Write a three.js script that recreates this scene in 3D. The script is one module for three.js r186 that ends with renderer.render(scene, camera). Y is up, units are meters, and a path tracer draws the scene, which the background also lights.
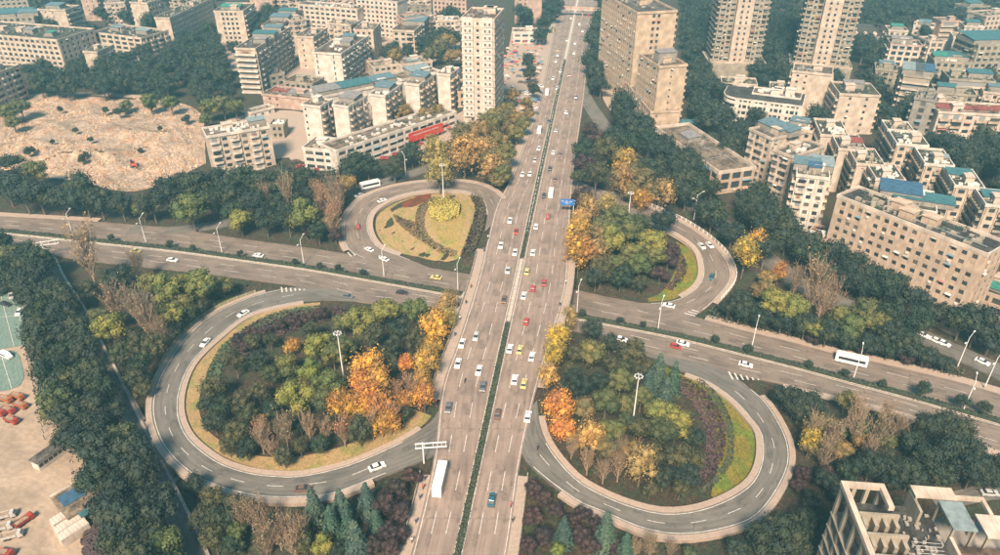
import * as THREE from 'three';
import { mergeGeometries } from 'three/addons/utils/BufferGeometryUtils.js';
import { MarchingCubes } from 'three/addons/objects/MarchingCubes.js';

// ---------------------------------------------------------------- camera, sky, sun, exposure
const scene = new THREE.Scene();
const F = 725, PITCH = 31.7 * Math.PI / 180, ALT = 135;              // drone 135 m above the cross road
const camera = new THREE.PerspectiveCamera(2 * Math.atan(277.5 / F) * 180 / Math.PI, 1024 / 568, 1, 6000);
camera.position.set(0, ALT, 0); camera.rotation.x = -PITCH; scene.add(camera);

function hazySky() {
  const w = 256, h = 128, d = new Float32Array(w * h * 4);
  for (let j = 0; j < h; j++) for (let i = 0; i < w; i++) {
    const el = (j + .5) / h * Math.PI - Math.PI / 2, k = Math.max(0, Math.sin(el));
    const up = Math.pow(k, .55), o = (j * w + i) * 4;
    d[o] = .92 - .70 * up; d[o + 1] = 1.0 - .42 * up; d[o + 2] = 1.04 - .16 * up; d[o + 3] = 1;
    if (el < 0) { d[o] = .45; d[o + 1] = .47; d[o + 2] = .48; }
  }
  const t = new THREE.DataTexture(d, w, h, THREE.RGBAFormat, THREE.FloatType);
  t.mapping = THREE.EquirectangularReflectionMapping; t.magFilter = t.minFilter = THREE.LinearFilter; t.needsUpdate = true;
  return t;
}
const sky = hazySky();
scene.background = sky; scene.environment = sky;
scene.backgroundIntensity = .3; scene.environmentIntensity = .3;
const sun = new THREE.DirectionalLight(new THREE.Color(1, .79, .61), 4.6);
sun.position.set(-80, 410, 130); sun.target.position.set(0, 0, -260); scene.add(sun, sun.target);
sun.castShadow = true; sun.shadow.radius = 26; sun.shadow.mapSize.set(4096, 4096);
Object.assign(sun.shadow.camera, { left: -520, right: 520, top: 520, bottom: -520, near: 1, far: 1800 });
const renderer = new THREE.WebGLRenderer({ antialias: true });
renderer.toneMapping = THREE.LinearToneMapping; renderer.toneMappingExposure = 2.3;
renderer.shadowMap.enabled = true; renderer.setSize(1024, 568);
scene.fog = new THREE.FogExp2(new THREE.Color(.30, .78, .95), .0003);

// ---------------------------------------------------------------- helpers
let seed = 12345;
const rnd = () => { seed = (seed * 1664525 + 1013904223) >>> 0; return seed / 4294967296; };
const rr = (a, b) => a + (b - a) * rnd();
const pick = a => a[Math.floor(rnd() * a.length)];
const V = (x, y, z) => new THREE.Vector3(x, y, z);
const C = (r, g, b) => new THREE.Color().setRGB(r, g, b);
const lerp = (a, b, t) => a + (b - a) * t, clamp = (x, a, b) => Math.min(b, Math.max(a, x));
const sst = (a, b, x) => { const t = clamp((x - a) / (b - a), 0, 1); return t * t * (3 - 2 * t); };
// survey: a point read off the photograph, as metres on the level y
function S(u, v, y = 0) {
  const a = (u - 500) / F, b = (277.5 - v) / F, s = Math.sin(PITCH), c = Math.cos(PITCH);
  const dy = -s + b * c, dz = -c - b * s, t = (y - ALT) / dy;
  const p = V(a * t, y, dz * t); p.t = t; return p;
}
const taken = new Map();
function numbered(n) { const k = taken.get(n) || 0; taken.set(n, k + 1); return k ? `${n}_${String(k).padStart(3, '0')}` : n; }
function shade(o) { o.castShadow = o.receiveShadow = true; return o; }
function thing(name, label, category, pos, turn = 0, group) {
  const o = new THREE.Group(); o.name = numbered(name); scene.add(o);
  if (pos) o.position.copy(pos); o.rotation.y = turn;
  o.userData = { label, category }; if (group) o.userData.group = group;
  return o;
}
function part(name, geo, mat, parent, stuff) {
  const m = shade(new THREE.Mesh(Array.isArray(geo) ? mergeGeometries(geo) : geo, mat)); m.name = name;
  if (stuff) m.userData.kind = 'stuff';
  parent.add(m); return m;
}
function struct(name, geo, mat, label) {
  const m = shade(new THREE.Mesh(Array.isArray(geo) ? mergeGeometries(geo) : geo, mat)); m.name = numbered(name);
  m.userData = { kind: 'structure', label }; scene.add(m); return m;
}
// a box with uv in metres
function bx(w, h, d, x = 0, y = 0, z = 0) {
  const g = new THREE.BoxGeometry(w, h, d), uv = g.attributes.uv, dims = [[d, h], [d, h], [w, d], [w, d], [w, h], [w, h]];
  for (let i = 0; i < 24; i++) { const [a, b] = dims[i >> 2]; uv.setXY(i, uv.getX(i) * a, uv.getY(i) * b); }
  return g.translate(x, y, z);
}
const bs = (x0, x1, y0, y1, z0, z1) => bx(x1 - x0, y1 - y0, z1 - z0, (x0 + x1) / 2, (y0 + y1) / 2, (z0 + z1) / 2);
const cyl = (r0, r1, h, x = 0, y = 0, z = 0, n = 8) => new THREE.CylinderGeometry(r1, r0, h, n).translate(x, y + h / 2, z);
// a rod between two points
function rod(a, b, r0, r1 = r0, n = 6) {
  const d = b.clone().sub(a), g = new THREE.CylinderGeometry(r1, r0, d.length(), n);
  g.translate(0, d.length() / 2, 0).applyQuaternion(new THREE.Quaternion().setFromUnitVectors(V(0, 1, 0), d.normalize()));
  return g.translate(a.x, a.y, a.z);
}
// value noise
function hash(i, j, k = 0) { let n = (i * 374761393 + j * 668265263 + k * 2147483647) | 0; n = Math.imul(n ^ (n >>> 13), 1274126177); return ((n ^ (n >>> 16)) >>> 0) / 4294967296; }
function vn(x, y, p = 0, k = 0) {
  const w = i => p ? ((i % p) + p) % p : i, i = Math.floor(x), j = Math.floor(y), u = x - i, v = y - j, a = u * u * (3 - 2 * u), b = v * v * (3 - 2 * v);
  return lerp(lerp(hash(w(i), w(j), k), hash(w(i + 1), w(j), k), a), lerp(hash(w(i), w(j + 1), k), hash(w(i + 1), w(j + 1), k), a), b);
}
const fbm = (x, y, p = 0, k = 0) => { let s = 0, a = .5; for (let o = 0; o < 4; o++) { s += a * vn(x, y, p, k + o); x *= 2; y *= 2; p *= 2; a *= .5; } return s; };
function tex(n, metres, f, color = true) {
  const d = new Uint8Array(n * n * 4);
  for (let j = 0; j < n; j++) for (let i = 0; i < n; i++) {
    const c = f(i / n, j / n, i, j), o = (j * n + i) * 4;
    for (let k = 0; k < 3; k++) d[o + k] = clamp(Math.round((Array.isArray(c) ? c[k] : c) * 255), 0, 255); d[o + 3] = 255;
  }
  const t = new THREE.DataTexture(d, n, n); t.wrapS = t.wrapT = THREE.RepeatWrapping; t.magFilter = THREE.LinearFilter; t.minFilter = THREE.LinearMipmapLinearFilter;
  t.generateMipmaps = true; t.repeat.set(1 / metres, 1 / metres); if (color) t.colorSpace = THREE.SRGBColorSpace; t.needsUpdate = true; return t;
}
const mat = (c, rough = .85, o = {}) => new THREE.MeshStandardMaterial({ color: c, roughness: rough, ...o });
// ---------------------------------------------------------------- materials
// asphalt: wheel tracks run along the road (v), patches and cracks across
const asphaltTex = tex(1024, 28, (u, v, i, j) => {
  const track = .5 + .5 * Math.sin(u * Math.PI * 2 * 16 + 2 * fbm(u * 8, v * 2, 8, 3)), streak = fbm(u * 64, v * 4, 64, 9), blot = fbm(u * 8, v * 8, 8, 20), grain = hash(i, j, 5);
  let k = .80 + .10 * (blot - .5) * 2 + .10 * (streak - .5) * 2 + .05 * (track - .5) + .08 * (grain - .5);
  const cr = Math.abs(fbm(u * 12, v * 12, 12, 40) - .5); if (cr < .006) k *= .8; const st = fbm(u * 20, v * 10, 20, 60); if (st > .64) k *= .9; if ((v * 3) % 1 < .006) k *= .8; if ((u * 8) % 1 < .012) k *= .88;
  return [k, k * .985, k * .965];
});
const asphaltBump = tex(256, 3, (u, v, i, j) => .5 + .5 * (hash(i, j, 8) - .5), false);
const mainAsphalt = mat(C(.37, .285, .235), .82, { map: asphaltTex, bumpMap: asphaltBump, bumpScale: .01 });
const loopAsphalt = mat(C(.215, .202, .178), .8, { map: asphaltTex, bumpMap: asphaltBump, bumpScale: .01 });
const crossAsphalt = mat(C(.275, .22, .18), .8, { map: asphaltTex, bumpMap: asphaltBump, bumpScale: .01 });
const laneAsphalt = mat(C(.205, .192, .17), .85, { map: asphaltTex, bumpMap: asphaltBump, bumpScale: .01 });
const speck = tex(512, 9, (u, v, i, j) => { const k = .72 + .35 * fbm(u * 16, v * 16, 16, 3) + .18 * (hash(i, j) - .5); return k; });
const slabTex = tex(512, 12, (u, v, i, j) => { const a = (u * 24) % 1, b = (v * 24) % 1, tone = .9 + .07 * hash(Math.floor(u * 24), Math.floor(v * 24), 4); const e = (a < .06 || b < .06) ? .86 : 1; return tone * e + .08 * (hash(i, j, 9) - .5); });
const paveMat = mat(C(.39, .30, .235), .9, { map: slabTex });
const concrete = mat(C(.40, .35, .29), .9, { map: speck });
const kerbMat = mat(C(.5, .44, .36), .85, { map: speck });
const paint = mat(C(.62, .58, .52), .7, { map: speck });
const steel = mat(C(.42, .42, .41), .45, { metalness: .35 });
const whiteMetal = mat(C(.68, .67, .64), .5);
const darkMetal = mat(C(.05, .05, .055), .6);
const rubber = mat(C(.02, .02, .022), .85);
const glassDark = mat(C(.030, .036, .042), .22);
const litterTex = tex(512, 60, (u, v, i, j) => {
  const a = fbm(u * 24, v * 24, 24, 2), b = fbm(u * 128, v * 128, 128, 7), g = hash(i, j, 3);
  const k = .55 + .6 * (b - .5) + .3 * (g - .5); const m = sst(.42, .6, a);
  return [lerp(.40, .34, m) * k * 1.4, lerp(.34, .37, m) * k * 1.4, lerp(.25, .25, m) * k * 1.4];
});
const soilMat = mat(C(.55, .55, .52), 1, { map: litterTex });
const grassTex = tex(512, 34, (u, v, i, j) => {
  const a = fbm(u * 10, v * 10, 10, 5), b = fbm(u * 96, v * 96, 96, 7), g = hash(i, j, 31);
  const k = .72 + .5 * (b - .5) + .22 * (g - .5), m = sst(.38, .66, a);
  return [lerp(1, .80, m) * k, lerp(.93, .95, m) * k, lerp(.62, .62, m) * k];
});
const dryTex = tex(512, 30, (u, v, i, j) => { const a = fbm(u * 9, v * 9, 9, 5), b = fbm(u * 80, v * 80, 80, 7), k = .80 + .35 * (b - .5) + .16 * (hash(i, j, 31) - .5), m = sst(.46, .7, a); return [lerp(1, .82, m) * k, lerp(.96, .92, m) * k, lerp(.9, .7, m) * k]; });
const lawnMat = mat(C(.33, .31, .085), 1, { map: grassTex });
const dryLawnMat = mat(C(.46, .345, .175), 1, { map: dryTex });
const redBedMat = mat(C(.30, .075, .045), 1, { map: grassTex });
const dirtTex = tex(1024, 70, (u, v, i, j) => {
  const a = fbm(u * 12, v * 12, 12, 5), b = fbm(u * 64, v * 64, 64, 17), c = fbm(u * 200, v * 200, 200, 27), g = hash(i, j, 31);
  let k = .74 + .35 * (a - .5) + .4 * (b - .5) + .42 * (c - .5) + .12 * (g - .5); const m = sst(.5, .68, fbm(u * 20, v * 20, 20, 50));
  return [k, k * lerp(.97, .88, m), k * lerp(.93, .78, m)];
});
const dirtMat = mat(C(.64, .50, .385), 1, { map: dirtTex });
const yardMat = mat(C(.47, .375, .29), 1, { map: tex(512, 40, (u, v, i, j) => { const a = fbm(u * 6, v * 6, 6, 5), b = fbm(u * 48, v * 48, 48, 17); const k = .84 + .22 * (a - .5) + .2 * (b - .5) + .06 * (hash(i, j, 3) - .5); return [k, k * .98, k * .95]; }) });
const courtMat = mat(C(.17, .245, .205), .8, { map: speck });
const wallTex = tex(512, 14, (u, v, i, j) => {
  const s = fbm(u * 64, v * 8, 64, 3), b = fbm(u * 6, v * 6, 6, 11), k = .82 + .16 * (s - .5) + .28 * (b - .5) + .06 * (hash(i, j, 2) - .5);
  return [k, k * .99, k * .975];
});
const roofTex = tex(512, 18, (u, v, i, j) => { const a = fbm(u * 8, v * 8, 8, 4), b = fbm(u * 40, v * 40, 40, 9); const k = .68 + .7 * (a - .5) + .5 * (b - .5) + .1 * (hash(i, j) - .5); return [k, k * .98, k * .95]; });
const sheetTex = tex(256, 6, (u, v) => { const r = .5 + .5 * Math.sin(u * Math.PI * 2 * 24); const b = fbm(u * 6, v * 6, 6, 8); return .78 + .12 * r + .35 * (b - .5); });
const wallM = (r, g, b) => mat(C(r, g, b), .85, { map: wallTex });
const roofM = (r, g, b) => mat(C(r, g, b), .95, { map: roofTex });
const sheetM = (r, g, b) => mat(C(r, g, b), .6, { map: sheetTex });
const PAL = {
  cream: wallM(.68, .56, .45), white: wallM(.80, .73, .65), tan: wallM(.63, .48, .36), pink: wallM(.60, .43, .345), grey: wallM(.36, .33, .29), ochre: wallM(.65, .50, .36), dim: wallM(.42, .37, .29), pale: wallM(.73, .62, .52),
};
const ROOF = { grey: roofM(.17, .16, .145), brown: roofM(.22, .155, .11), dark: roofM(.09, .095, .09), moss: roofM(.11, .12, .08), tan: roofM(.33, .26, .19), red: roofM(.27, .105, .075) };
const SHEET = { teal: sheetM(.055, .165, .18), blue: sheetM(.05, .125, .21), pale: sheetM(.26, .32, .32), grey: sheetM(.27, .25, .24), green: sheetM(.05, .25, .19), red: sheetM(.30, .075, .05), slate: sheetM(.13, .21, .24) };

// ---------------------------------------------------------------- roads: edges read off the photograph, made into metres
const DECK = 7.5;
function smooth(pts, step = 3) {
  const c = new THREE.CatmullRomCurve3(pts, false, 'centripetal'), n = Math.max(2, Math.round(c.getLength() / step));
  return c.getSpacedPoints(n);
}
// edge polyline in photo points, elevation profile e(t) with t the share of the run
function edge(list, e, n) {
  let L = [0]; for (let i = 1; i < list.length; i++) L.push(L[i - 1] + Math.hypot(list[i][0] - list[i - 1][0], list[i][1] - list[i - 1][1]));
  const pts = list.map(([u, v], i) => S(u, v, e(L[i] / L[L.length - 1])));
  return new THREE.CatmullRomCurve3(pts, false, 'centripetal').getSpacedPoints(n);
}
const roads = {}, samples = [];
function addRoad(key, A, B, e, { bridge } = {}) {      // A and B: the two edges, same direction
  const len = Math.max(...[A, B].map(l => { let s = 0; const p = l.map(([u, v]) => S(u, v, 3)); for (let i = 1; i < p.length; i++) s += p[i].distanceTo(p[i - 1]); return s; }));
  const n = Math.round(len / 3), a = edge(A, e, n), b = edge(B, e, n);
  for (let i = 0; i <= n; i++) { const y = (a[i].y + b[i].y) / 2; a[i].y = b[i].y = y; }
  return finishRoad(key, a, b, bridge);
}
function addRoadMid(key, list, width, e) {
  const len = (() => { let s = 0; const p = list.map(([u, v]) => S(u, v, 3)); for (let i = 1; i < p.length; i++) s += p[i].distanceTo(p[i - 1]); return s; })();
  const m = edge(list, e, Math.round(len / 3)), a = [], b = [];
  m.forEach((p, i) => { const d = m[Math.min(i + 1, m.length - 1)].clone().sub(m[Math.max(i - 1, 0)]).setY(0).normalize(), q = V(-d.z, 0, d.x).multiplyScalar(width / 2); a.push(p.clone().sub(q)); b.push(p.clone().add(q)); });
  return finishRoad(key, a, b);
}
function finishRoad(key, a, b, bridge) {
  const mid = a.map((p, i) => p.clone().add(b[i]).multiplyScalar(.5));
  const dir = mid.map((p, i) => mid[Math.min(i + 1, mid.length - 1)].clone().sub(mid[Math.max(i - 1, 0)]).setY(0).normalize());
  roads[key] = { a, b, mid, dir, key, bridge };
  mid.forEach((p, i) => { const w = a[i].distanceTo(b[i]); for (let k = 0; k < (w > 14 ? 3 : 1); k++) { const q = w > 14 ? a[i].clone().lerp(b[i], [.17, .5, .83][k]) : p; samples.push({ x: q.x, z: q.z, e: p.y, w: w > 14 ? w / 6 : w / 2, key }); } });
  return roads[key];
}
const flat = y => () => y, prof = (...ks) => t => { for (let i = 1; i < ks.length; i++) if (t <= ks[i][0]) { const [t0, y0] = ks[i - 1], [t1, y1] = ks[i]; return lerp(y0, y1, sst(0, 1, (t - t0) / (t1 - t0))); } return ks[ks.length - 1][1]; };
const axis = v => 457 + .218 * (555 - v);                              // the main road's median in the photo
addRoad('mainW', [[385, 640], [411, 555], [433, 462], [443, 386], [459, 340], [478, 280], [488, 238], [497, 205], [510, 180], [526, 140], [538, 105], [545, 75], [550, 50], [556, 20], [563, -12]],
  [[438.4, 640], [456, 555], [476, 462], [492.5, 386], [502.5, 340], [515.6, 280], [524.5, 238], [531.5, 205], [537, 180], [545.8, 140], [553.6, 105], [560.5, 75], [566, 50], [572.5, 20], [579.4, -12]], flat(DECK), { bridge: true });
addRoad('mainE', [[440.4, 640], [459, 555], [479.5, 462], [496, 386], [506, 340], [519, 280], [528, 238], [535, 205], [540.3, 180], [549, 140], [556.6, 105], [563, 75], [568.5, 50], [574.5, 20], [581.4, -12]],
  [[489, 640], [507, 555], [521, 459], [536, 392], [549, 347], [562, 305], [567, 280], [569.5, 240], [571, 205], [574, 170], [578, 140], [583, 105], [586.5, 75], [590, 50], [595, 20], [600, -12]], flat(DECK), { bridge: true });
// the cross road: two carriageways either side of a planted median
const medX = [[-60, 226], [0, 231], [101, 241.5], [176, 249.5], [250, 259.5], [310, 268], [376, 279.5], [437, 290.5], [507, 303], [579, 317], [626, 326], [677, 336], [750, 354], [788, 363.5], [851, 380.5], [911, 396.5], [967, 412.5], [1010, 425], [1080, 446]];
addRoad('crossN', [[-60, 211], [0, 216], [101, 222], [176, 229], [250, 240], [310, 248], [376, 259], [437, 269], [507, 280], [567, 288], [608, 297], [640, 303], [699, 318], [750, 332], [788, 341], [833, 353], [871, 361], [959, 382], [1000, 394], [1080, 416]],
  medX.map(([u, v]) => [u, v - 2]), flat(0));
addRoad('crossS', medX.map(([u, v]) => [u, v + 2.6]),
  [[-60, 244], [0, 248], [108, 263], [176, 270], [250, 279.5], [310, 288], [361, 302], [427, 306], [507, 318], [576, 331], [626, 345], [664, 357], [750, 377], [788, 385], [836, 396], [866, 403], [911, 415], [964, 439], [1000, 451], [1080, 474]], flat(0));
addRoad('loopSW', [[345, 291], [300, 287], [275, 290], [250, 297], [214, 313], [187, 335], [164, 368], [154, 391], [152, 415], [161, 443], [177, 463], [195, 477], [222, 489], [250, 496], [278, 498.5], [326, 496], [351, 488], [386, 474], [411, 465], [437, 453], [462, 436]],
  [[362, 301], [318, 300], [288, 304], [250, 314], [217, 338], [192, 363], [180, 391], [179, 415], [187, 435], [202, 450], [222, 463], [250, 472], [275, 475], [300, 475], [346, 465], [381, 451], [411, 436], [432, 420], [447, 395]], prof([0, .03], [.12, .03], [.92, DECK - .02], [1, DECK - .02]));
addRoad('loopSE', [[516, 425], [524, 458], [535, 470], [560, 490], [583, 505], [606, 514], [641, 529], [676, 535.5], [714, 532], [750, 521], [765, 508], [780, 486], [789, 463], [788, 443], [778, 420], [765, 401], [750, 388], [735, 377], [708, 364]],
  [[537, 400], [541, 428], [550, 448], [576, 478], [601, 493], [631, 505], [661, 512], [689, 511], [720, 502], [750, 484], [760, 468], [763, 448], [760, 430], [750, 417], [732, 398], [707, 381], [682, 371], [664, 362], [640, 352]], prof([0, DECK - .02], [.08, DECK - .02], [.9, .03], [1, .03]));
addRoad('loopNW', [[395, 269], [363, 258], [347, 248], [343, 228], [348, 213], [363, 198], [391, 187.5], [427, 182], [467, 182], [487, 187], [500, 196], [505, 212]],
  [[440, 272], [401, 256], [379, 247], [368, 228], [372, 211], [391, 198], [414, 191.5], [444, 189], [470, 192], [482, 199], [487, 211], [485, 232]], prof([0, .03], [.1, .03], [.9, DECK - .02], [1, DECK - .02]));
addRoad('loopNE', [[565, 172], [585, 184], [620, 196], [661, 212], [682, 222], [702, 235], [719, 250], [729, 265], [731, 279], [719, 296], [699, 313], [672, 322]],
  [[563, 205], [578, 205], [612, 212], [648, 222], [679, 235], [697, 249], [703, 265], [702, 279], [692, 291], [671, 301], [640, 303], [615, 300]], prof([0, DECK - .02], [.15, DECK - .02], [.88, .03], [1, .03]));
addRoadMid('rampNE', [[577, 70], [584, 95], [597, 116], [612, 136], [632, 157], [655, 178], [682, 197], [711, 216], [744, 241], [772, 261], [800, 284], [840, 302], [880, 318], [920, 335], [960, 353], [1000, 371], [1060, 398]], 8, prof([0, DECK - .03], [.15, DECK - .03], [.75, .6], [1, .4]));
addRoadMid('rampNW', [[130, 229], [170, 230], [205, 226], [240, 219], [290, 207], [325, 200], [350, 192], [376, 184], [400, 177], [424, 169], [455, 158]], 6, prof([0, .04], [.15, .04], [.6, 2.2], [1, 6]));
addRoadMid('rampSW', [[25, 246], [44, 256], [57, 280], [79, 315], [93, 345], [113, 385], [129, 420], [150, 462], [171, 505], [190, 545], [208, 590]], 4.8, prof([0, .04], [.1, .04], [.4, .6], [1, 2]));

// ---------------------------------------------------------------- terrain that follows the roads
const GX0 = -560, GX1 = 640, GZ0 = -1000, GZ1 = -48, GS = 4, NX = (GX1 - GX0) / GS + 1, NZ = (GZ1 - GZ0) / GS + 1;
const crossDist = p => { let m = 1e9; for (const k of ['crossN', 'crossS']) for (const q of roads[k].mid) m = Math.min(m, Math.hypot(q.x - p.x, q.z - p.z)); return m; };
const gsamp = samples.filter(s => !(s.key.startsWith('main') && crossDist(s) < 17));
const anchors = [[505, 120, 7.5], [450, 60, 7.5], [330, 40, 7], [330, 150, 6.5], [200, 60, 6], [60, 90, 6], [100, 150, 4.5], [10, 350, 1.5], [30, 500, 1.5], [90, 450, 1.5], [720, 160, 6], [850, 240, 5], [960, 290, 3.5], [900, 130, 8], [760, 60, 8], [980, 50, 9], [650, 60, 8], [900, 500, 1], [700, 400, 1.5], [300, 400, 3], [620, 380, 3]]
  .map(([u, v, y]) => { const p = S(u, v, y); return { x: p.x, z: p.z, e: y, r: 30 }; });
const LOT = S(103, 140, 5);
function rawH(x, z) {
  let num = 4.5 * 1e-6, den = 1e-6, cap = 1e9;
  for (const s of gsamp) { const d2 = (s.x - x) ** 2 + (s.z - z) ** 2, q = d2 + 6, w = 1 / (q * Math.sqrt(q)); num += w * s.e; den += w; const lim = s.w + 5.2; if (d2 < lim * lim && s.e < cap) cap = s.e; }
  for (const s of anchors) { const d2 = (s.x - x) ** 2 + (s.z - z) ** 2, q = d2 + 400, w = 4 / (q * Math.sqrt(q)); num += w * s.e; den += w; }
  const e = ((x - LOT.x) / 62) ** 2 + ((z - LOT.z) / 42) ** 2, heap = e < 1 ? (1 - e) * 5 * Math.max(0, fbm(x / 17 + 40, z / 13 + 40) - .46) : 0;   // rubble heaps on the cleared lot
  return Math.min(num / den + (vn(x / 9, z / 9) - .5) * .5 + heap * 3.2, cap) - .35;
}
const hgt = new Float32Array(NX * NZ);
for (let j = 0; j < NZ; j++) for (let i = 0; i < NX; i++) hgt[j * NX + i] = rawH(GX0 + i * GS, GZ0 + j * GS);
function ground(x, z) {
  const fx = clamp((x - GX0) / GS, 0, NX - 1.001), fz = clamp((z - GZ0) / GS, 0, NZ - 1.001), i = Math.floor(fx), j = Math.floor(fz), a = fx - i, b = fz - j, h = (p, q) => hgt[q * NX + p];
  return a + b < 1 ? h(i, j) + a * (h(i + 1, j) - h(i, j)) + b * (h(i, j + 1) - h(i, j)) : h(i + 1, j + 1) + (1 - a) * (h(i, j + 1) - h(i + 1, j + 1)) + (1 - b) * (h(i + 1, j) - h(i + 1, j + 1));
}
{
  const pos = new Float32Array(NX * NZ * 3), uv = new Float32Array(NX * NZ * 2), idx = [];
  for (let j = 0; j < NZ; j++) for (let i = 0; i < NX; i++) { const k = j * NX + i, x = GX0 + i * GS, z = GZ0 + j * GS; pos.set([x, hgt[k], z], k * 3); uv.set([x, z], k * 2); if (i && j) { const a = k - NX - 1, b = k - NX, c = k - 1; idx.push(a, c, b, b, c, k); } }
  const g = new THREE.BufferGeometry(); g.setAttribute('position', new THREE.BufferAttribute(pos, 3)); g.setAttribute('uv', new THREE.BufferAttribute(uv, 2)); g.setIndex(idx); g.computeVertexNormals();
  struct('terrain', g, soilMat, 'dark leaf-littered ground between the ramps and buildings');
  const big = new THREE.PlaneGeometry(9000, 9000).rotateX(-Math.PI / 2), u = big.attributes.uv; for (let i = 0; i < 4; i++) u.setXY(i, u.getX(i) * 9000, u.getY(i) * 9000);
  struct('ground', big.translate(0, -3, -400), soilMat, 'open ground reaching to the horizon');
}
// survey a point that lies on the terrain (plus a height above it)
function G(u, v, up = 0) { let y = 4; let p; for (let k = 0; k < 6; k++) { p = S(u, v, y + up); y = ground(p.x, p.z); } p.y = y; return p; }
function near(key, p) { const r = roads[key]; let b = 0, m = 1e9; r.mid.forEach((q, i) => { const d = (q.x - p.x) ** 2 + (q.z - p.z) ** 2; if (d < m) { m = d; b = i; } }); return { y: r.mid[b].y, dir: r.dir[b], i: b, d: Math.sqrt(m) }; }
function roadGap(p) { let m = 1e9; for (const s of samples) { const d = Math.hypot(s.x - p.x, s.z - p.z) - s.w; if (d < m) m = d; } return m; }

// strip between two polylines: top face, and sides down by `skirt`
function strip(a, b, dy = 0, skirt = 0, followGround = false, nv = 1) {
  const pos = [], uv = [], idx = []; let run = 0; const row = nv + 1;
  a.forEach((p, i) => {
    if (i) run += (p.distanceTo(a[i - 1]) + b[i].distanceTo(b[i - 1])) / 2;
    for (let k = 0; k <= nv; k++) { const q = p.clone().lerp(b[i], k / nv); if (followGround) q.y = ground(q.x, q.z); pos.push(q.x, q.y + dy, q.z); uv.push(p.distanceTo(b[i]) * k / nv, run); }
    if (i) for (let k = 0; k < nv; k++) { const c = (i - 1) * row + k; idx.push(c, c + 1, c + row, c + 1, c + row + 1, c + row); }
  });
  if (skirt) for (const side of [0, nv]) {
    const o = pos.length / 3;
    a.forEach((p, i) => { const s = (i * row + side) * 3; pos.push(pos[s], pos[s + 1], pos[s + 2], pos[s], pos[s + 1] - skirt, pos[s + 2]); uv.push(0, i * 3, skirt, i * 3); if (i) { const c = o + (i - 1) * 2; if (side) idx.push(c, c + 1, c + 2, c + 1, c + 3, c + 2); else idx.push(c, c + 2, c + 1, c + 1, c + 2, c + 3); } });
  }
  const g = new THREE.BufferGeometry(); g.setAttribute('position', new THREE.Float32BufferAttribute(pos, 3)); g.setAttribute('uv', new THREE.Float32BufferAttribute(uv, 2)); g.setIndex(idx); g.computeVertexNormals();
  // make the top look up
  const n = g.attributes.normal; if (n.getY(Math.floor(nv / 2)) < 0) { for (let i = 0; i < idx.length; i += 3) [idx[i], idx[i + 1]] = [idx[i + 1], idx[i]]; g.setIndex(idx); g.computeVertexNormals(); }
  return g;
}
function offs(pts, d) { return pts.map((p, i) => { const t = pts[Math.min(i + 1, pts.length - 1)].clone().sub(pts[Math.max(i - 1, 0)]).setY(0).normalize(); return V(p.x - t.z * d, p.y, p.z + t.x * d); }); }
function across(r, s, inset = 0) { return r.a.map((p, i) => { const w = p.distanceTo(r.b[i]); return p.clone().lerp(r.b[i], clamp((s * (w - 2 * inset) + inset) / w, 0, 1)); }); }
function cut(pts, i0, i1) { return pts.slice(Math.max(0, i0), i1); }
function lineStrip(pts, w) { return strip(offs(pts, -w / 2), offs(pts, w / 2), .012); }
function dashes(pts, on, off, w = .16, dy = .012, from = 0) {
  const out = [], c = new THREE.CatmullRomCurve3(pts), L = c.getLength();
  for (let s = from; s + on < L; s += on + off) { const p = [0, .5, 1].map(k => c.getPointAt((s + k * on) / L)); out.push(strip(offs(p, -w / 2), offs(p, w / 2), dy)); }
  return out;
}
const nm = { mainW: ['road', 'warm grey carriageway of the main road carrying traffic toward the viewer', mainAsphalt, 1.6], mainE: ['road', 'warm grey carriageway of the main road carrying traffic away', mainAsphalt, 1.6], crossN: ['road', 'upper carriageway of the cross road passing under the bridge', crossAsphalt, .6], crossS: ['road', 'lower carriageway of the cross road passing under the bridge', crossAsphalt, .6], loopSW: ['ramp_road', 'lower left loop ramp curving round orange trees', loopAsphalt, 1.2], loopSE: ['ramp_road', 'lower right loop ramp curving round dark trees', loopAsphalt, 1.2], loopNW: ['ramp_road', 'upper left loop ramp round the dry lawn', crossAsphalt, 1.2], loopNE: ['ramp_road', 'upper right loop ramp with post balustrade', crossAsphalt, 1.2], rampNE: ['ramp_road', 'slip road passing the long tan block', laneAsphalt, .8], rampNW: ['ramp_road', 'slip road behind the trees toward the shops', laneAsphalt, .8], rampSW: ['ramp_road', 'shaded slip road beside the dense tree belt', laneAsphalt, .8] };
const lift = { mainW: .02, mainE: .02, crossN: .012, crossS: .012, loopSW: 0, loopSE: 0, loopNW: 0, loopNE: 0, rampNE: -.02, rampNW: -.02, rampSW: -.02 };
for (const k in roads) { const r = roads[k], [n, l, m, sk] = nm[k]; r.mesh = struct(n, strip(r.a, r.b, lift[k], sk, false, 2), m, l); }
const L3 = [1 / 3, 2 / 3];
for (const [k, cols] of [['mainW', [1 / 3, 2 / 3]], ['mainE', [1 / 3, 2 / 3]]]) {
  const r = roads[k]; part('lane_markings', cols.flatMap(s => dashes(across(r, s), 6, 6, .17, .035)), paint, r.mesh, true);
  for (const s of [0, 1]) part('edge_line', strip(offs(across(r, s, .5), -.09), offs(across(r, s, .5), .09), .035), paint, r.mesh);
}
for (const k of ['crossN', 'crossS']) {
  const r = roads[k]; part('lane_markings', [.35, .68].flatMap(s => dashes(across(r, s), 6, 9, .16, .028)), paint, r.mesh, true);
  part('edge_line', strip(offs(across(r, k === 'crossN' ? 1 : 0, .5), -.12), offs(across(r, k === 'crossN' ? 1 : 0, .5), .12), .028), paint, r.mesh);
}
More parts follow.
